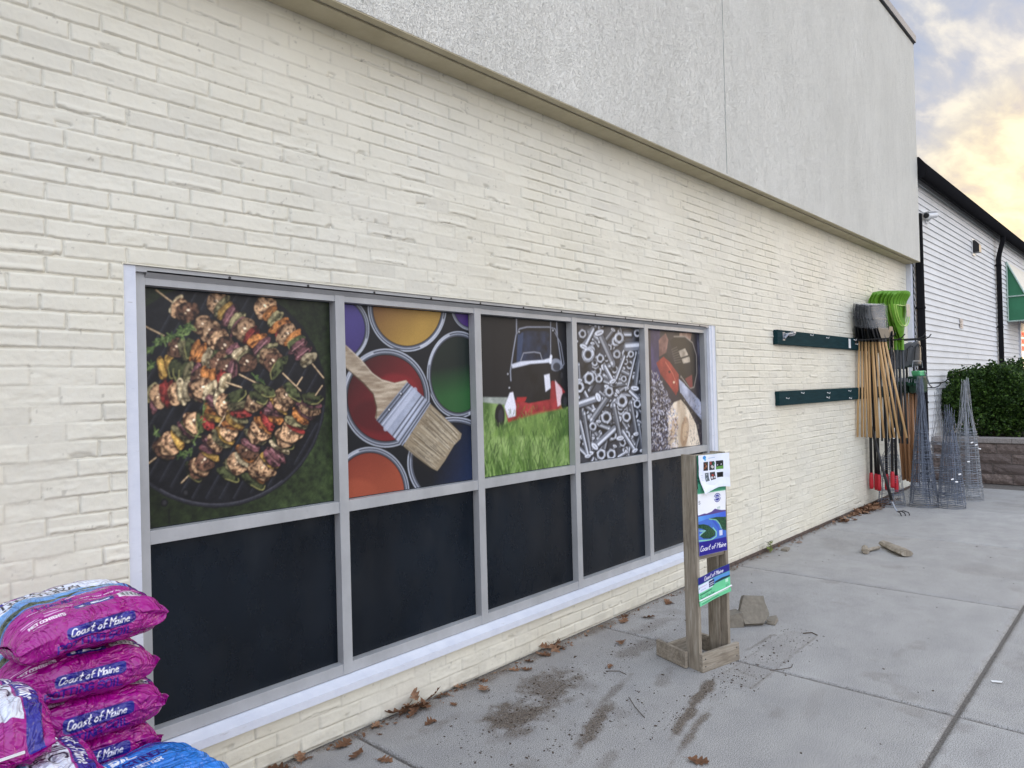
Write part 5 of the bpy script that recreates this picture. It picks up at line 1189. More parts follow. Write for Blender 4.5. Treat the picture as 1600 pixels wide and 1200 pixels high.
b = MB(); b.obox((0.0, 0.19, 0.048), (0.010, 0, 0), (0.012, 0.12, 0.0), (0, 0, 0.044)); o = b.build('foot_board', 'weathered_wood_flat', sd, bevel=0.002); o.location = (-0.012, 0.0, 0)
b = MB(); b.obox((W_-0.03, 0.20, 0.048), (0.010, 0, 0), (-0.0, 0.12, 0.0), (0, 0, 0.044)); o = b.build('foot_board', 'weathered_wood_flat', sd, bevel=0.002); o.location = (0.042, -0.02, 0)
b = MB(); b.box(0.014, DP+0.14, 0.008, W_-0.0, DP+0.158, 0.085); b.build('rear_board', 'weathered_wood_flat', sd, bevel=0.002)
def script_brand(cv, x, y, h, wd, col, sp=0.16, rot=0.0):
    return text(cv, 'Coast of Maine', x, y, h, wd, col, 0.56, 0.28, sp, rot)
# large printed sack sheet with a painted river
cv = Cv(0.236, 0.40, 0.0016, (250, 250, 252))
cv.poly([(0, .37), (.24, .37), (.24, .41), (0, .41)], (124, 206, 164)); cv.poly([(0, .08), (.24, .08), (.24, .245), (0, .245)], grad((84, 118, 206), (62, 110, 200), (0, .08), (.2, .24), .5))
cv.poly([(0, .243), (.05, .25), (.07, .247), (.11, .254), (.14, .268), (.16, .262), (.2, .252), (.24, .248), (.24, .238), (0, .236)], (92, 72, 138))
cv.poly([(0, .236), (.24, .24), (.24, .205), (.10, .218), (0, .206)], grad((96, 160, 232), (70, 104, 214), (0, .2), (.2, .24), .4))
cv.poly([(.09, .214), (.15, .216), (.24, .205), (.24, .12), (.205, .13), (.19, .16), (.165, .192), (.12, .206)], tex((18, 50, 44), (56, 104, 62), 220, 3)); cv.line([(.09, .212), (.15, .198), (.18, .17), (.195, .14)], .006, (150, 220, 150), .8)
cv.poly([(0, .19), (.04, .188), (.08, .175), (.115, .15), (.14, .13), (.135, .105), (.09, .093), (.04, .1), (.012, .118), (.03, .135), (.06, .145), (.03, .16), (0, .168)], tex((14, 44, 38), (52, 98, 60), 240, 7))
cv.line([(.005, .092), (.05, .088), (.10, .084), (.145, .10), (.148, .125), (.12, .155)], .007, (150, 224, 170), .9); cv.line([(.01, .15), (.05, .147), (.03, .135), (.012, .125)], .008, (160, 220, 190), .8)
for i in range(60):
    x, y = rnd.uniform(0.005, .13), rnd.uniform(.1, .175); cv.line([(x, y), (x, y+.007)], .002, rnd.choice([(20, 54, 46), (78, 128, 78)]), .6)
cv.line([(.12, .2), (.16, .16), (.18, .12), (.21, .1)], .012, (58, 70, 190), .6)
cv.ell((.165, .332), .028, .028, (42, 44, 148)); cv.ell((.165, .332), .023, .023, (236, 238, 250)); cv.ell((.165, .332), .019, .019, (42, 44, 148)); cv.line([(.14, .332), (.19, .336)], .012, (236, 238, 250)); cv.line([(.15, .334), (.182, .336)], .005, (42, 44, 148))
cv.poly([(.16, .275), (.19, .278), (.19, .262), (.16, .262)], (206, 220, 214))
cv.poly([(.176, .098), (.204, .098), (.204, .13), (.176, .13)], (214, 222, 244))
text(cv, 'S', .007, .31, .018, .003, (30, 32, 60))
cv.poly([(0, 0), (.24, 0), (.24, .083), (0, .083)], (38, 28, 138)); script_brand(cv, .010, .028, .029, .0033, (252, 252, 255), .06)
o = printed('sack_sheet', cv, 'printed_sheet', sd, (0.014, -0.003, 0.622), (0.99, 0, 0), (0, 0, 0.91), lambda X, Y: 0.003+0.003*np.sin(X*22)*np.sin(Y*9)+0.0012*np.sin(Y*40+X*30)); o['label'] = 'sack front printed with a blue river between dark wooded banks'
# green sheet behind the paper
cv = Cv(0.236, 0.215, 0.002, (70, 150, 116)); cv.poly([(0, .05), (.06, .06), (.05, .215), (0, .215)], (38, 112, 88)); text(cv, 'E', .012, .13, .03, .005, (16, 44, 52)); cv.line([(0, .085), (.05, .09)], .006, (20, 70, 60)); cv.line([(0, .065), (.05, .07)], .006, (20, 70, 60))
o = printed('green_sheet', cv, 'printed_sheet', sd, (0.014, -0.009, 0.965), (0.98, 0, 0), (0, 0, 0.95), lambda X, Y: 0.002*np.sin(Y*50))
# crumpled white paper with six small pictures
cv = Cv(0.245, 0.205, 0.0016, (236, 240, 250)); Pc = [((.02, .1), (.05, .155)), ((.06, .1), (.10, .155)), ((.12, .105), (.175, .155))]
def thumb(x0, y0, x1, y1, base, bits):
    cv.poly([(x0, y0), (x1, y0), (x1, y1), (x0, y1)], base)
    for (fx, fy, r_, c) in bits: cv.ell((x0+(x1-x0)*fx, y0+(y1-y0)*fy), r_, r_*.8, c, rnd.uniform(0, 3))
thumb(.036, .118, .072, .166, (40, 30, 28), [(.3, .3, .006, (150, 90, 60)), (.6, .5, .007, (170, 110, 70)), (.4, .75, .006, (140, 80, 54)), (.7, .8, .004, (60, 80, 50))])
thumb(.082, .118, .126, .166, (36, 40, 44), [(.3, .8, .010, (160, 70, 60)), (.55, .4, .010, (196, 190, 190)), (.7, .3, .008, (214, 208, 200)), (.9, .7, .010, (40, 110, 80))])
thumb(.138, .118, .196, .166, (30, 32, 36), [(.5, .55, .010, (20, 20, 24)), (.25, .5, .004, (220, 220, 226)), (.75, .55, .004, (220, 220, 226))]); cv.poly([(.138, .118), (.196, .118), (.196, .136), (.138, .132)], (96, 156, 66))
thumb(.046, .056, .076, .106, (110, 120, 126), [(.3, .3, .004, (190, 200, 204)), (.6, .6, .005, (60, 66, 72)), (.4, .8, .004, (196, 200, 206)), (.7, .2, .004, (56, 60, 66))])
thumb(.086, .056, .130, .106, (60, 50, 54), [(.3, .3, .010, (200, 196, 200)), (.5, .6, .008, (180, 60, 50)), (.8, .3, .008, (210, 206, 210))])
thumb(.144, .064, .194, .100, (10, 12, 16), [])
cv.line([(.075, .185), (.13, .186)], .002, (90, 150, 200)); cv.ell((.046, .190), .012, .010, (56, 140, 206), .4); cv.ell((.05, .178), .007, .006, (90, 180, 220))
for k in range(4): cv.line([(.016, .095-.009*k), (.03, .094-.009*k)], .0022, (150, 160, 180), .7)
for k in range(3): cv.line([(.148, .112-.0001*k), (.18, .112)], .0015, (190, 196, 210), .6)
def crum(X, Y): return 0.010*np.abs(fbm(X, Y, 9, 3, 55)-0.5)*2+0.012*sstep(0.07, 0.0, Y)*sstep(0.3, 0.0, X+0.02)+0.010*sstep(.16, .24, X)
X0 = cv.X.copy()
Pp = np.array([0.020, -0.014, 0.965])+(cv.X+0.025*sstep(.10, .0, cv.Y)*(1-cv.X/.245)*1.0-0.0*cv.Y)[..., None]*np.array([1.0, 0, 0])+(cv.Y+0.014*np.sin(cv.X*14-0.6)*sstep(.12, .0, cv.Y)+0.01*(cv.X/.245)*sstep(.12, 0, cv.Y))[..., None]*np.array([0, 0, 1.0])
Pp = Pp-crum(cv.X, cv.Y)[..., None]*np.array([0, 1.0, 0])
o = link('paper_sheet', grid_mesh('paper_sheet', Pp, attrs={'Col': cv.a}), 'printed_paper', sd, True); o['label'] = 'crumpled white paper printed with six small pictures'
# tilted lower sheet
cv = Cv(0.26, 0.155, 0.0016, (112, 206, 150))
cv.poly([(0, .115), (.26, .115), (.26, .155), (0, .155)], (40, 34, 130)); script_brand(cv, .05, .124, .020, .0028, (250, 250, 255), .13)
cv.poly([(0, .07), (.12, .07), (.12, .113), (0, .113)], (226, 232, 248)); cv.poly([(.12, .078), (.26, .082), (.26, .113), (.12, .113)], (90, 150, 214)); cv.poly([(.14, .09), (.2, .096), (.26, .092), (.26, .083), (.14, .080)], (24, 62, 56))
for (x0, y0, x1, y1) in ((.088, .075, .135, .108),): cv.poly([(x0, y0), (x1, y0), (x1, y1), (x0, y1)], (30, 34, 84)); cv.line([(x0+.006, y0+.02), (x1-.006, y0+.02)], .003, (230, 234, 250)); cv.line([(x0+.006, y0+.010), (x1-.006, y0+.010)], .003, (230, 234, 250))
cv.line([(.02, .098), (.07, .098)], .003, (190, 120, 140), .6); cv.line([(.02, .082), (.06, .082)], .003, (120, 120, 170), .6); cv.line([(.005, .092), (.012, .1)], .004, (60, 140, 110))
text(cv, 'Seed Starter', .012, .030, .018, .0026, (18, 66, 62), .5, .05, .2); cv.line([(.012, .058), (.11, .060)], .004, (20, 80, 70)); 
for k in range(18): cv.line([(.012+.0055*k, .056), (.014+.0055*k, .062)], .002, (20, 74, 64))
cv.line([(.012, .018), (.24, .020)], .0025, (214, 240, 226)); cv.line([(.02, .008), (.16, .009)], .003, (30, 110, 84)); cv.poly([(.222, .06), (.244, .06), (.244, .078), (.222, .078)], (190, 236, 208)); text(cv, '12', .222, .030, .016, .0026, (18, 66, 62))
ta = math.radians(9)
o = printed('sack_sheet', cv, 'printed_sheet', sd, (0.003, -0.004, 0.352), (math.cos(ta), -0.02, math.sin(ta)), (-math.sin(ta)*0.2, 0, 1.0), lambda X, Y: 0.003*np.sin(X*26+1)+0.004*sstep(.05, 0, Y)); o['label'] = 'tilted green and white sack sheet stapled low on the stand'
b = MB(); b.tube([(0.0, -0.012, 0.384), (0.262, -0.018, 0.425)], 0.004, 6); b.build('sealed_edge', 'white_plastic', sd)
for x, z in ((0.011, 0.04), (0.011, 0.08)):
    pass
b = MB()
for p in ((0.02, 0.03), (0.02, 0.07), (W_+0.02, 0.03), (W_+0.02, 0.075)): b.tube([(p[0], -0.0255, p[1]), (p[0], -0.0235, p[1])], 0.004, 6)
b.build('nail_heads', 'black_metal', sd)

# ------------------------------------------------------------------ sacks of potting soil
BW, BD, BT = 0.385, 0.385, 0.134
AW, APER = 0.36, 0.826
NTH = 420
def profile():
    th_ = np.linspace(0, 2*PI, 4001); c, s = np.cos(th_), np.sin(th_); e_ = 2/2.9
    a = np.sign(c)*np.abs(c)**e_; b2 = np.sign(s)*np.abs(s)**e_
    y = -a*BD/2; z = b2*BT/2
    L_ = np.concatenate([[0], np.cumsum(np.hypot(np.diff(y), np.diff(z)))]); return th_, L_
TH, LL = profile(); PER = LL[-1]
def sack_art(kind='potting'):
    cv = Cv(AW, APER, 0.0015, (160, 10, 130) if kind == 'potting' else (40, 124, 214)); V0 = APER/2    # v=V0 is the middle of the front side
    def T(x, v): return (x+AW/2, v+V0)
    q = 1.0
    cv.a[:] = cv.a*(0.93+0.12*fbm(cv.X, cv.Y, 8, 3, 2))[..., None]
    def rrect(x0, v0, x1, v1, c, r=.010):
        pts = []
        for (cx_, cy_, a0) in ((x1-r, v1-r, 0), (x0+r, v1-r, PI/2), (x0+r, v0+r, PI), (x1-r, v0+r, 1.5*PI)):
            pts += [T(cx_+r*math.cos(a0+t), cy_+r*math.sin(a0+t)) for t in np.linspace(0, PI/2, 5)]
        cv.poly(pts, c)
    blue, dark = (38, 34, 138), (62, 18, 120)
    if kind == 'potting':
        rrect(-.075, -.004, .090, .028, blue); x, y = T(-.066, .004); script_brand(cv, x, y, .0175, .0026, (252, 250, 255), .10)
        x, y = T(-.095, -.032); text(cv, 'POTTING SOIL', x, y, .021, .0044, (56, 22, 146), .60, 0, .32)
        for v, t_, xx in ((.072, 'NET CONTENTS', -.14),):
            x, y = T(xx, v); text(cv, t_, x, y, .0095, .0024, (250, 236, 248), .6, 0, .2)
        x, y = T(-.135, .062); cv.line([(x, y), (x+.03, y)], .002, (240, 220, 240), .7)
        rrect(-.035, .084, .06, .106, blue, .007); cv.line([T(-.02, .095), T(.02, .095)], .008, (236, 238, 250)); cv.line([T(.024, .092), T(.048, .096)], .004, (236, 238, 250)); cv.ell(T(-.005, .095), .009, .008, blue)
        rrect(.072, .088, .148, .112, (236, 236, 240), .002)
        for k in range(16): cv.line([T(.080+.0038*k, .092), T(.080+.0038*k, .108)], .0014+.001*(k % 3), (60, 60, 66))
        for k, (a, b2, v) in enumerate(((-.15, -.11, .092), (-.15, -.115, .099), (-.10, -.06, .097), (-.10, -.07, .105), (-.06, -.03, .118), (-.06, -.035, .110), (.0, .04, .124), (.01, .05, .117), (.09, .14, .122), (.09, .13, .129))):
            cv.line([T(a, v), T(b2, v)], .0028, (236, 190, 228), .75)
        for k in range(46):
            x = -.13+.005*k
            if k % 6: cv.line([T(x, .139), T(x+.003, .141)], .0026, (246, 220, 242), .8)
        x, y = T(-.11, .150); text(cv, 'Potting mix', x, y, .016, .004, dark, .5, .2, .2)
        for k in range(30):
            if k % 7: cv.line([T(-.03+.004*k, .176), T(-.0275+.004*k, .177)], .003, (246, 230, 244), .8)
        cv.poly([T(-.18, .176), T(-.06, .182), T(.06, .192), T(.15, .200), T(.15, .27), T(-.18, .27)], grad((70, 120, 196), (120, 168, 214), (0, V0+.18), (0, V0+.26), .5))
        cv.poly([T(-.18, .184), T(-.05, .190), (T(.04, .206)), T(.0, .222), T(-.10, .222), T(-.18, .205)], tex((28, 48, 30), (84, 100, 66), 220, 3)); cv.poly([T(.02, .235), T(.15, .215), T(.15, .245), T(.06, .25)], tex((38, 60, 36), (96, 112, 72), 220, 4))
        cv.poly([T(-.18, .252), T(.14, .252), T(.14, .330), T(-.18, .330)], (222, 226, 240))
        for k in range(90): cv.line([T(-.18+.0022*k, .187+.02*k/90), T(-.18+.0022*k, .196+.02*k/90)], .0016, (20, 38, 24), .6)
        x, y = T(-.165, .295); text(cv, 'ORGANIC', x, y, .030, .0058, (34, 30, 52), .78, 0, .36); x, y = T(-.14, .258); text(cv, '&NATURAL', x, y, .028, .0052, (34, 30, 52), .70, 0, .30)
        cv.poly([T(-.18, .334), T(.18, .334), T(.18, .368), T(-.18, .368)], blue); x, y = T(-.12, .340); script_brand(cv, x, y, .024, .0036, (250, 250, 255), .13); x, y = T(.160, .10); text(cv, 'NATURAL', x, y, .024, .0050, dark, .8, 0, .3, rot=PI/2)
        for vv in (-.13, -.2): cv.line([T(-.18, vv), T(.18, vv)], .004, (150, 10, 120), .6)
    else:
        x, y = T(-.11, .285); text(cv, 'NATURAL', x, y, .024, .0048, (246, 250, 255), .6, 0, .24); x, y = T(-.150, .243); text(cv, 'WORM CASTINGS', x, y, .030, .0056, (28, 36, 130), .50, 0, .2)
        x, y = T(-.06, .218); text(cv, 'GROW BETTER', x, y, .014, .0030, (240, 246, 255), .6, 0, .2); cv.poly([T(-.18, .318), T(.18, .318), T(.18, .345), T(-.18, .345)], (40, 70, 170)); cv.ell(T(-.13, .10), .018, .014, (30, 34, 140)); cv.line([T(-.09, .10), T(.1, .098)], .003, (220, 234, 250), .7); x, y = T(-.12, -.02); script_brand(cv, x, y, .024, .0034, (250, 250, 255), .1)
    return cv
ART = sack_art(); ARTB = sack_art('worm')
def sack(name, art, seed, parent, fold=1.0):
    g = np.random.RandomState(seed); s = np.linspace(-1, 1, art.nx); lv = np.linspace(-PER/2, PER/2, art.ny)
    # arclength from the middle of the front, upward positive
    th_ = np.interp(np.mod(lv, PER), LL, TH); S, T_ = np.meshgrid(s, th_); LV = np.meshgrid(s, lv)[1]
    c, sn = np.cos(T_), np.sin(T_); ee = 2/2.9
    body = np.clip((1.0-np.abs(S)**5*1.0), 0, 1); fin = sstep(0.94, 0.995, np.abs(S))
    hz = BT/2*(np.clip(1-np.abs(S/0.965)**6.5, 0, 1)**0.5)+0.0035
    hb = BD/2*(1-0.10*np.abs(S)**3)
    a = np.sign(c)*np.abs(c)**ee; b2 = np.sign(sn)*np.abs(sn)**ee
    x = S*BW/2; y = -a*hb; z = b2*hz
    # bulk unevenness, then creases that run from the seams and along the side
    wx = x+0.5; wy = LV+1.0
    bulk = (fbm(wx+seed, wy, 7, 3, seed)-0.5)*0.030
    cr = np.abs(fbm(wx*0.6+seed, wy*1.7, 10, 4, seed+5)-0.5)*2; cr = (1-sstep(0.0, 0.22, cr))
    fan_ = np.abs(np.sin((LV*60+4*fbm(wx, wy, 6, 2, seed+9))))*sstep(0.35, 0.95, np.abs(S))
    amp = (1-fin*0.9)
    d = bulk*np.clip(body, 0, 1)-0.006*cr*amp-0.010*fan_*(1-fin)+0.004*(fbm(wx, wy, 34, 3, seed+7)-0.5)
    nx_, ny_, nz_ = 0.25*S, -a, b2*1.2; nl = np.sqrt(nx_**2+ny_**2+nz_**2)+1e-6
    x = x+d*nx_/nl*0.6; y = y+d*ny_/nl; z = z+d*nz_/nl*np.where(hz > 0.012, 1, 0.4)
    # the sealed ends wave
    z = z+fin*0.012*np.sin(y*26+seed)+fin*0.010*(g.rand()-0.5); z = z-0.018*np.abs(S)**3*(1-fin*0.4)
    z = np.maximum(z, -BT/2-0.004)
    P = np.stack([x, y, z], -1)[:-1]
    me = grid_mesh(name, P, attrs={'Col': art.a[:-1]}, closed_v=True)
    return link(name, me, 'printed_poly', parent, True)
def bag_thing(art, seed, loc, rz, label, group, cat='bag', tilt=(0, 0), white=False):
    t = empty('soil_bag', loc, rz, label, cat, group); t.rotation_euler = (tilt[0], tilt[1], rz)
    o = sack('sack', art, seed, t)
    if white:
        b = MB()
        for s in white: b.obox((s*(BW/2-0.001), 0, -0.012), (0.0025, 0, 0), (0, BD*0.30, 0), (0, 0, 0.0022))
        b.build('sealed_edge', 'white_plastic', t)
    return t
G1 = 'magenta potting soil bags stacked against the wall'
TX, TY = 0.632, 2.33
base = [(0.0, 0.0, 0.935, 0.08, 'top magenta potting soil bag of the stack nearest the wall, printed with a landscape'), (-0.015, 0.02, 0.797, 0.03, 'second magenta potting soil bag from the top of the wall stack'), (0.015, 0.02, 0.682, -0.05, 'third magenta potting soil bag of the wall stack, with a white sealed edge'), (-0.005, 0.03, 0.568, 0.02, 'fourth magenta potting soil bag of the wall stack')]
for i, (dx, dy, z, rz, lb) in enumerate(base):
    bag_thing(ART, 11+i*7, (TX+dx, TY+dy, z), rz, lb, G1, tilt=((0.03, 0.0, 0.02, 0.0)[i], (-0.04, 0.03, 0.0, 0.02)[i]), white=(1,) if i == 2 else False)
mb4 = bag_thing(ART, 39, (TX+0.0, TY+0.03, 0.455), 0.0, 'magenta potting soil bag of the wall stack, behind the blue bag', G1)
for k in range(3):
    o = copy_tree(mb4); o.location = (TX+0.01*(k % 2), TY+0.03, 0.335-0.115*k); o['label'] = 'magenta potting soil bag low in the wall stack, behind the blue pile'
b_blue = bag_thing(ARTB, 51, (0.700, 1.98, 0.520), 0.10, 'blue worm castings bag at the foot of the magenta stack, uppermost of its pile', 'blue worm castings bags')
for k in range(3):
    o = copy_tree(b_blue); o.location = (0.70, 1.98+0.01*k, 0.370-0.122*k); o['label'] = 'blue worm castings bag lower in its pile'
G2 = 'magenta potting soil bags in the stack nearest the viewer'
near = [(0.262, 1.94, 0.842, -PI/2+0.03, 'upper magenta bag of the stack nearest the viewer, its text turned sideways'), (0.345, 1.83, 0.715, -PI/2-0.04, 'second magenta bag of the stack nearest the viewer, showing black ORGANIC NATURAL lettering')]
for i, (x, y, z, rz, lb) in enumerate(near):
    nb2 = bag_thing(ART, 71+i*9, (x, y, z), rz, lb, G2, white=(1,))
for k in range(5):
    o = copy_tree(nb2); o.location = (0.30+0.015*(k % 2), 1.86, 0.583-0.122*k); o['label'] = 'magenta potting soil bag low in the stack nearest the viewer'

# ------------------------------------------------------------------ fallen leaves, rubble, sticks
def leaf_mesh(seed):
    g = random.Random(seed); L_ = 0.080; n = 22; vs = []; fs = []; ph = g.uniform(0, 1); curl = g.uniform(3, 16); bend = g.uniform(-4, 7); tw = g.uniform(-5, 5); lob = g.uniform(3.0, 4.2)
    for k in range(n+1):
        t = k/n; env = math.sin(PI*min(1, t**0.8*0.97+0.03))**0.75; w = {}
        for s_ in (-1, 1):
            lb = 0.5+0.5*math.sin(2*PI*(lob*t+ph+0.12*s_)); w[s_] = L_*0.36*env*(0.36+0.64*lb**0.7)*g.uniform(.92, 1.08)+0.0006
        row_ = [-w[-1], -w[-1]*0.5, 0, w[1]*0.5, w[1]]; x = t*L_
        for y in row_:
            z_ = curl*y*y+bend*(x-L_/2)**2+tw*x*y+0.0025*math.sin(9*t+ph*6)*abs(y)/0.02; vs.append((x+0.35*abs(y), y, z_))
    zm = min(v[2] for v in vs); vs = [(x, y, z-zm+0.0015) for x, y, z in vs]
    for k in range(n):
        for j in range(4): b0 = k*5+j; fs.append((b0, b0+1, b0+6, b0+5))
    b0 = len(vs); z0 = vs[2][2]; vs += [(0, .0011, z0), (0, -.0011, z0), (-.026, -.0008, z0+.002), (-.026, .0008, z0+.002)]; fs.append((b0, b0+1, b0+2, b0+3))
    me = bpy.data.meshes.new('leaf'); me.from_pydata(vs, [], fs); at = me.attributes.new('tone', 'FLOAT', 'POINT'); t_ = g.random(); at.data.foreach_set('value', np.array([min(1, max(0, t_+g.uniform(-.12, .12)-(0.2 if i % 5 == 2 else 0))) for i in range(len(vs))], dtype=np.float32))
    me.materials.append(MATS['dead_leaf']); return me
LM = [leaf_mesh(100+k) for k in range(9)]
spots = [(1.73, 2.70, 1.3), (1.80, 2.61, 1.1), (1.80, 2.50, .9), (1.57, 2.72, 1.1), (1.50, 2.70, 1.2), (1.45, 2.60, 1.0), (2.13, 2.58, 0.9), (2.59, 2.68, 1.1), (2.55, 2.74, .9), (2.90, 2.68, .9), (3.30, 2.72, 1.0), (3.62, 2.50, 1.2), (3.98, 2.70, 1.2), (4.05, 2.73, 1), (4.12, 2.56, 1.2), (4.42, 2.66, 1.1), (4.50, 2.72, 1), (4.85, 2.70, 1), (2.63, 1.50, 1.1), (4.15, 2.35, .9), (3.22, 2.31, .7), (2.85, 2.72, .8), (3.0, 2.74, .8), (3.12, 2.73, .9), (2.42, 2.74, .8), (1.95, 2.74, .8), (5.1, 2.72, .8), (5.4, 2.74, .7), (2.36, 2.66, .6), (6.9, 2.70, .8), (1.30, 2.62, 1), (1.62, 2.55, .8)]
for i, (x, y, s) in enumerate(spots):
    o = bpy.data.objects.new('fallen_leaf', LM[i % 9]); COL.objects.link(o); o.location = (x, min(y, 2.74), 0.002); o.scale = (s,)*3
    o.rotation_euler = (rnd.uniform(-.12, .12), rnd.uniform(-.12, .12), rnd.uniform(0, 6.28))
    tag(o, 'dry brown oak leaf lying on the paving near the wall', 'leaf', 'dry oak leaves scattered along the wall')
    if i == 18: o['label'] = 'single dry leaf out on the open paving at the bottom of the view'; 
    if i == 14: o['label'] = 'dry oak leaf lying on the open slab between the wall and the wooden stand'
# heap of curled leaves against the wall
for k in range(12):
    o = bpy.data.objects.new('fallen_leaf', LM[k % 9]); COL.objects.link(o); o.location = (2.20+rnd.uniform(-.07, .07), 2.735+rnd.uniform(-.035, .02), 0.004+0.004*k*0.9); o.scale = (rnd.uniform(.9, 1.25),)*3
    o.rotation_euler = (rnd.uniform(-.6, .6), rnd.uniform(-.6, .6), rnd.uniform(0, 6.28)); tag(o, 'curled dry leaf in the small heap against the wall base below the window', 'leaf', 'heap of dry leaves below the window')
for k in range(5):
    o = bpy.data.objects.new('fallen_leaf', LM[(k*2) % 9]); COL.objects.link(o); o.location = (3.27+rnd.uniform(-.04, .04), 2.745, 0.004+0.006*k); o.scale = (1.0,)*3
    o.rotation_euler = (rnd.uniform(-.9, .9), rnd.uniform(-.9, .9), rnd.uniform(0, 6.28)); tag(o, 'dark curled leaf in the tuft at the wall base, mid window', 'leaf', 'tuft of dark leaves at the wall base')
# leaf litter gathered along the far foot of the wall (too many to count)
def litter(name, n, fn, label, cat, size=(0.5, 1.0), mat='dead_leaf'):
    vs = []; fs = []; tone = []
    for i in range(n):
        x, y, z = fn(); m = LM[rnd.randrange(9)]; a = rnd.uniform(0, 6.28); s = rnd.uniform(*size); tx, ty = rnd.uniform(-.8, .8), rnd.uniform(-.8, .8); ca, sa = math.cos(a), math.sin(a); b0 = len(vs); tn = rnd.random()
        for v in m.vertices:
            px, py, pz = v.co.x*s, v.co.y*s, v.co.z*s; vs.append((x+px*ca-py*sa, y+px*sa+py*ca, max(0.001, z+pz+px*tx*.5+py*ty*.5))); tone.append(min(1, max(0, tn)))
        for p in m.polygons: fs.append(tuple(q+b0 for q in p.vertices))
    me = bpy.data.meshes.new(name); me.from_pydata(vs, [], fs); o = link(name, me, mat); at = me.attributes.new('tone', 'FLOAT', 'POINT'); at.data.foreach_set('value', np.array(tone, dtype=np.float32))
    return tag(o, label, cat, kind='stuff')
litter('leaf_litter', 230, lambda: (9.35+rnd.triangular(-1.35, 0.9, 0.1), 2.74-abs(rnd.gauss(0, .06)), rnd.uniform(0, .02)), 'drift of dry leaves at the wall foot under the hanging tools', 'leaves', (0.6, 1.1))
litter('leaf_crumbs', 320, lambda: (rnd.uniform(1.2, 8.5), 2.765-abs(rnd.gauss(0, .035)), rnd.uniform(0, .006)), 'crumbled leaf bits and dirt along the wall base', 'litter', (0.10, 0.36))
# bark crumbs scattered over the dirty slabs
b = MB()
for i in range(1500):
    if i < 1050:
        q_ = rnd.choice([(2.5, 2.3, .22, .1), (2.5, 2.3, .3, .14), (2.86, 2.4, .2, .1), (2.62, 1.98, .28, .05), (3.15, 1.74, .35, .04), (2.9, 2.15, .4, .25), (3.7, 2.4, .4, .1)]); x, y = rnd.gauss(q_[0], q_[2]), rnd.gauss(q_[1], q_[3])
    elif i < 1300: x, y = rnd.uniform(3.4, 4.5), rnd.choice([1.61, 1.80, 1.70])+rnd.gauss(0, .03)
    else: x, y = rnd.uniform(1.2, 8), rnd.uniform(0.8, 2.7)
    if y > 2.75 or y < .3: continue
    s = rnd.uniform(.0006, .0012)+.0022*rnd.random()**5; a = rnd.uniform(0, 6.28)
    b.obox((x, y, s*.5+.001), (s*math.cos(a)*rnd.uniform(1, 2.6), s*math.sin(a)*rnd.uniform(1, 2.6), 0), (-s*math.sin(a), s*math.cos(a), rnd.uniform(-.3, .3)*s), (0, 0, s*.5))
o = b.build('bark_crumbs', 'chip_dark'); tag(o, 'dark bark crumbs scattered over the stained slabs', 'debris', kind='stuff')
def twig(pts, r, label, name='twig', mat='bark_twig'):
    b = MB(); b.tube(pts, [r]*len(pts), 6); o = b.build(name, mat); return tag(o, label, 'twig')
twig([(2.98, 2.02, .004), (2.90, 1.93, .006), (2.84, 1.84, .004)], .0018, 'thin straw like twig lying on the stained slab')
twig([(3.18, 2.3, .003), (3.22, 2.24, .005), (3.21, 2.19, .003)], .0018, 'short bent twig behind the stained patch, near the wall')
twig([(4.42, 1.70, .004), (4.46, 1.66, .006), (4.44, 1.62, .004)], .003, 'dark twig at the end of the rectangular stain')
twig([(3.74, 1.62, .004), (3.80, 1.57, .006), (3.85, 1.55, .003), (3.90, 1.56, .003)], .0016, 'thin twig crossing the joint beside the rectangular stain')
b = MB(); b.add([(4.29, 0.70, .004), (4.30, 0.66, .008), (4.325, 0.66, .008), (4.315, 0.71, .004)], [(0, 1, 2, 3)]); o = b.build('paper_scrap', 'white_plastic'); tag(o, 'small white paper scrap on the paving at the right', 'scrap')
# broken concrete lump
def lump(name, loc, rz, poly, thick, label, cat, mat, tiltx=0.0, seed=1):
    bm = bmesh.new(); g = random.Random(seed); lo = [bm.verts.new((x, y, 0)) for x, y in poly]; hi = [bm.verts.new((x*0.93+g.uniform(-.004, .004), y*0.93, thick*g.uniform(.8, 1.1))) for x, y in poly]
    bm.faces.new(list(reversed(lo))); bm.faces.new(hi); n_ = len(poly)
    for i in range(n_): bm.faces.new((lo[i], lo[(i+1) % n_], hi[(i+1) % n_], hi[i]))
    bmesh.ops.subdivide_edges(bm, edges=list(bm.edges), cuts=2, use_grid_fill=True)
    bmesh.ops.triangulate(bm, faces=list(bm.faces))
    for v in bm.verts: v.co += Vector((g.uniform(-1, 1), g.uniform(-1, 1), g.uniform(-1, 1)))*0.0018
    me = bpy.data.meshes.new(name); bm.to_mesh(me); bm.free(); o = link(name, me, mat); o.location = loc; o.rotation_euler = (tiltx, 0, rz); return tag(o, label, cat)
lump('broken_slab', (4.42, 2.02, 0.075), -0.80, [(-.08, -.085), (.05, -.085), (.10, -.03), (.075, .095), (-.055, .105), (-.10, .0)], 0.045, 'tilted broken chunk of grey concrete beside the wooden stand', 'rubble', 'broken_concrete', 1.08, 4)
lump('broken_slab', (4.52, 1.93, 0.002), 0.3, [(-.07, -.02), (.03, -.03), (.09, -.015), (.03, .03), (-.06, .035)], 0.022, 'flat concrete sliver in front of the broken chunk', 'rubble', 'broken_concrete', 0.0, 6)
lump('broken_slab', (4.30, 2.10, 0.002), 0.9, [(-.05, -.05), (.06, -.05), (.06, .05), (-.04, .06)], 0.085, 'smaller concrete chunk half hidden behind the wooden stand', 'rubble', 'broken_concrete', 0.0, 8)
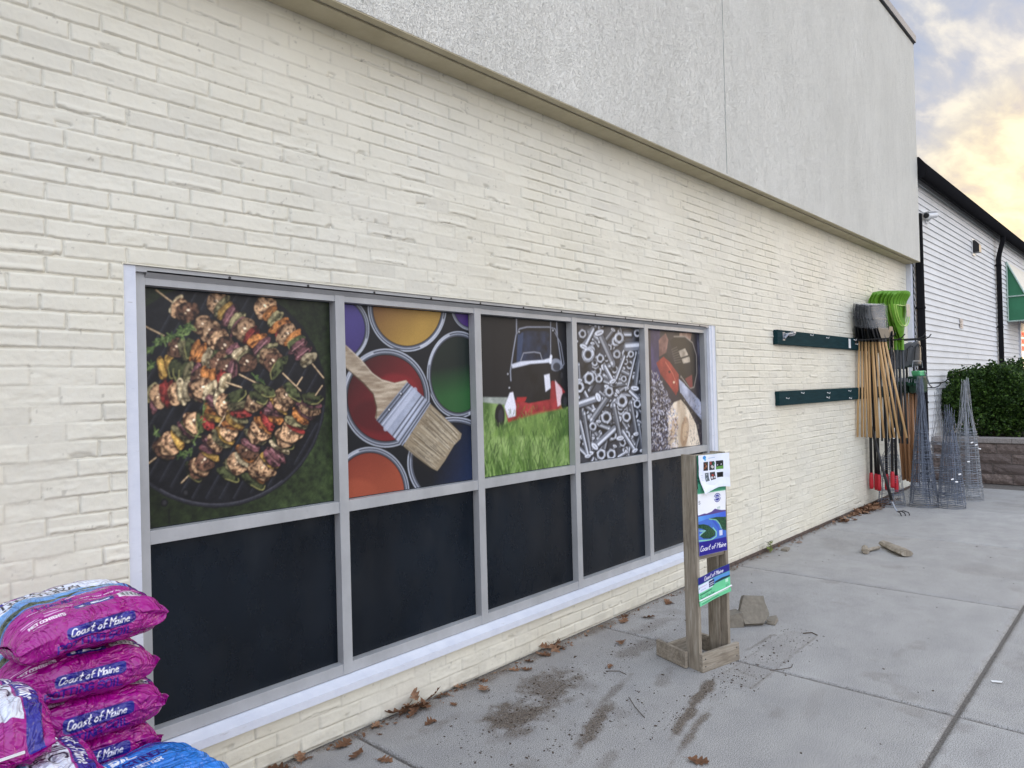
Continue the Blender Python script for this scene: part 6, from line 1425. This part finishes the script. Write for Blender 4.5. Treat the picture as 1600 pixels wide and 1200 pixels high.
lump('broken_slab', (6.55, 2.66, 0.002), 0.2, [(-.07, -.03), (.06, -.035), (.08, .01), (-.05, .03)], 0.018, 'thin flat stone flake lying near the wall past the window', 'rubble', 'broken_concrete', 0.0, 12)
# split wood pieces
def stick(loc, rz, L_, w, h, label, seed):
    g = random.Random(seed); n_ = 10; bm = bmesh.new(); rings = []
    for i in range(n_+1):
        t = i/n_; k = 0.75+0.25*math.sin(PI*min(1, t*1.3+.1)); r_ = []
        for q in range(8):
            a = 2*PI*q/8; r_.append(bm.verts.new((t*L_-L_/2+g.uniform(-.003, .003), w/2*k*math.cos(a)*g.uniform(.88, 1.1), h/2+h/2*math.sin(a)*g.uniform(.8, 1.0))))
        rings.append(r_)
    for a, c in zip(rings[:-1], rings[1:]):
        for q in range(8): bm.faces.new((a[q], a[(q+1) % 8], c[(q+1) % 8], c[q]))
    bm.faces.new(list(reversed(rings[0]))); bm.faces.new(rings[-1]); me = bpy.data.meshes.new('wood'); bm.to_mesh(me); bm.free()
    o = link('wood_scrap', me, 'weathered_wood'); o.location = loc; o.rotation_euler = (0, 0, rz); return tag(o, label, 'wood scrap')
stick((7.05, 1.86, .002), 0.72, 0.42, 0.13, 0.06, 'long weathered split of wood lying alone on the paving', 2)
stick((6.88, 2.06, .002), 0.35, 0.17, 0.07, 0.05, 'short wood scrap beside the long split piece, the left one', 3)
stick((6.98, 2.02, .002), -0.3, 0.16, 0.04, 0.035, 'thin wood scrap between the short piece and the long split', 5)
# small weed at the wall foot
b = MB(); g = random.Random(8)
for i in range(26):
    a = g.uniform(0, 6.28); r_ = g.uniform(.01, .06); c = Vector((r_*math.cos(a), r_*math.sin(a)*.5, g.uniform(.02, .11))); s = g.uniform(.012, .024); u_ = Vector((g.gauss(0, 1), g.gauss(0, 1), g.gauss(0, .5))).normalized(); v_ = u_.cross(Vector((g.gauss(0, 1), g.gauss(0, 1), 1))).normalized()
    b.add([c-u_*s, c+v_*s*.5, c+u_*s, c-v_*s*.5], [(0, 1, 2, 3)])
    if i % 4 == 0: b.tube([(0, 0, 0), c], .0012, 4)
o = b.build('weed', 'ivy_green'); o.location = (6.38, 2.73, 0); tag(o, 'small yellow green weed growing at the foot of the wall', 'weed')
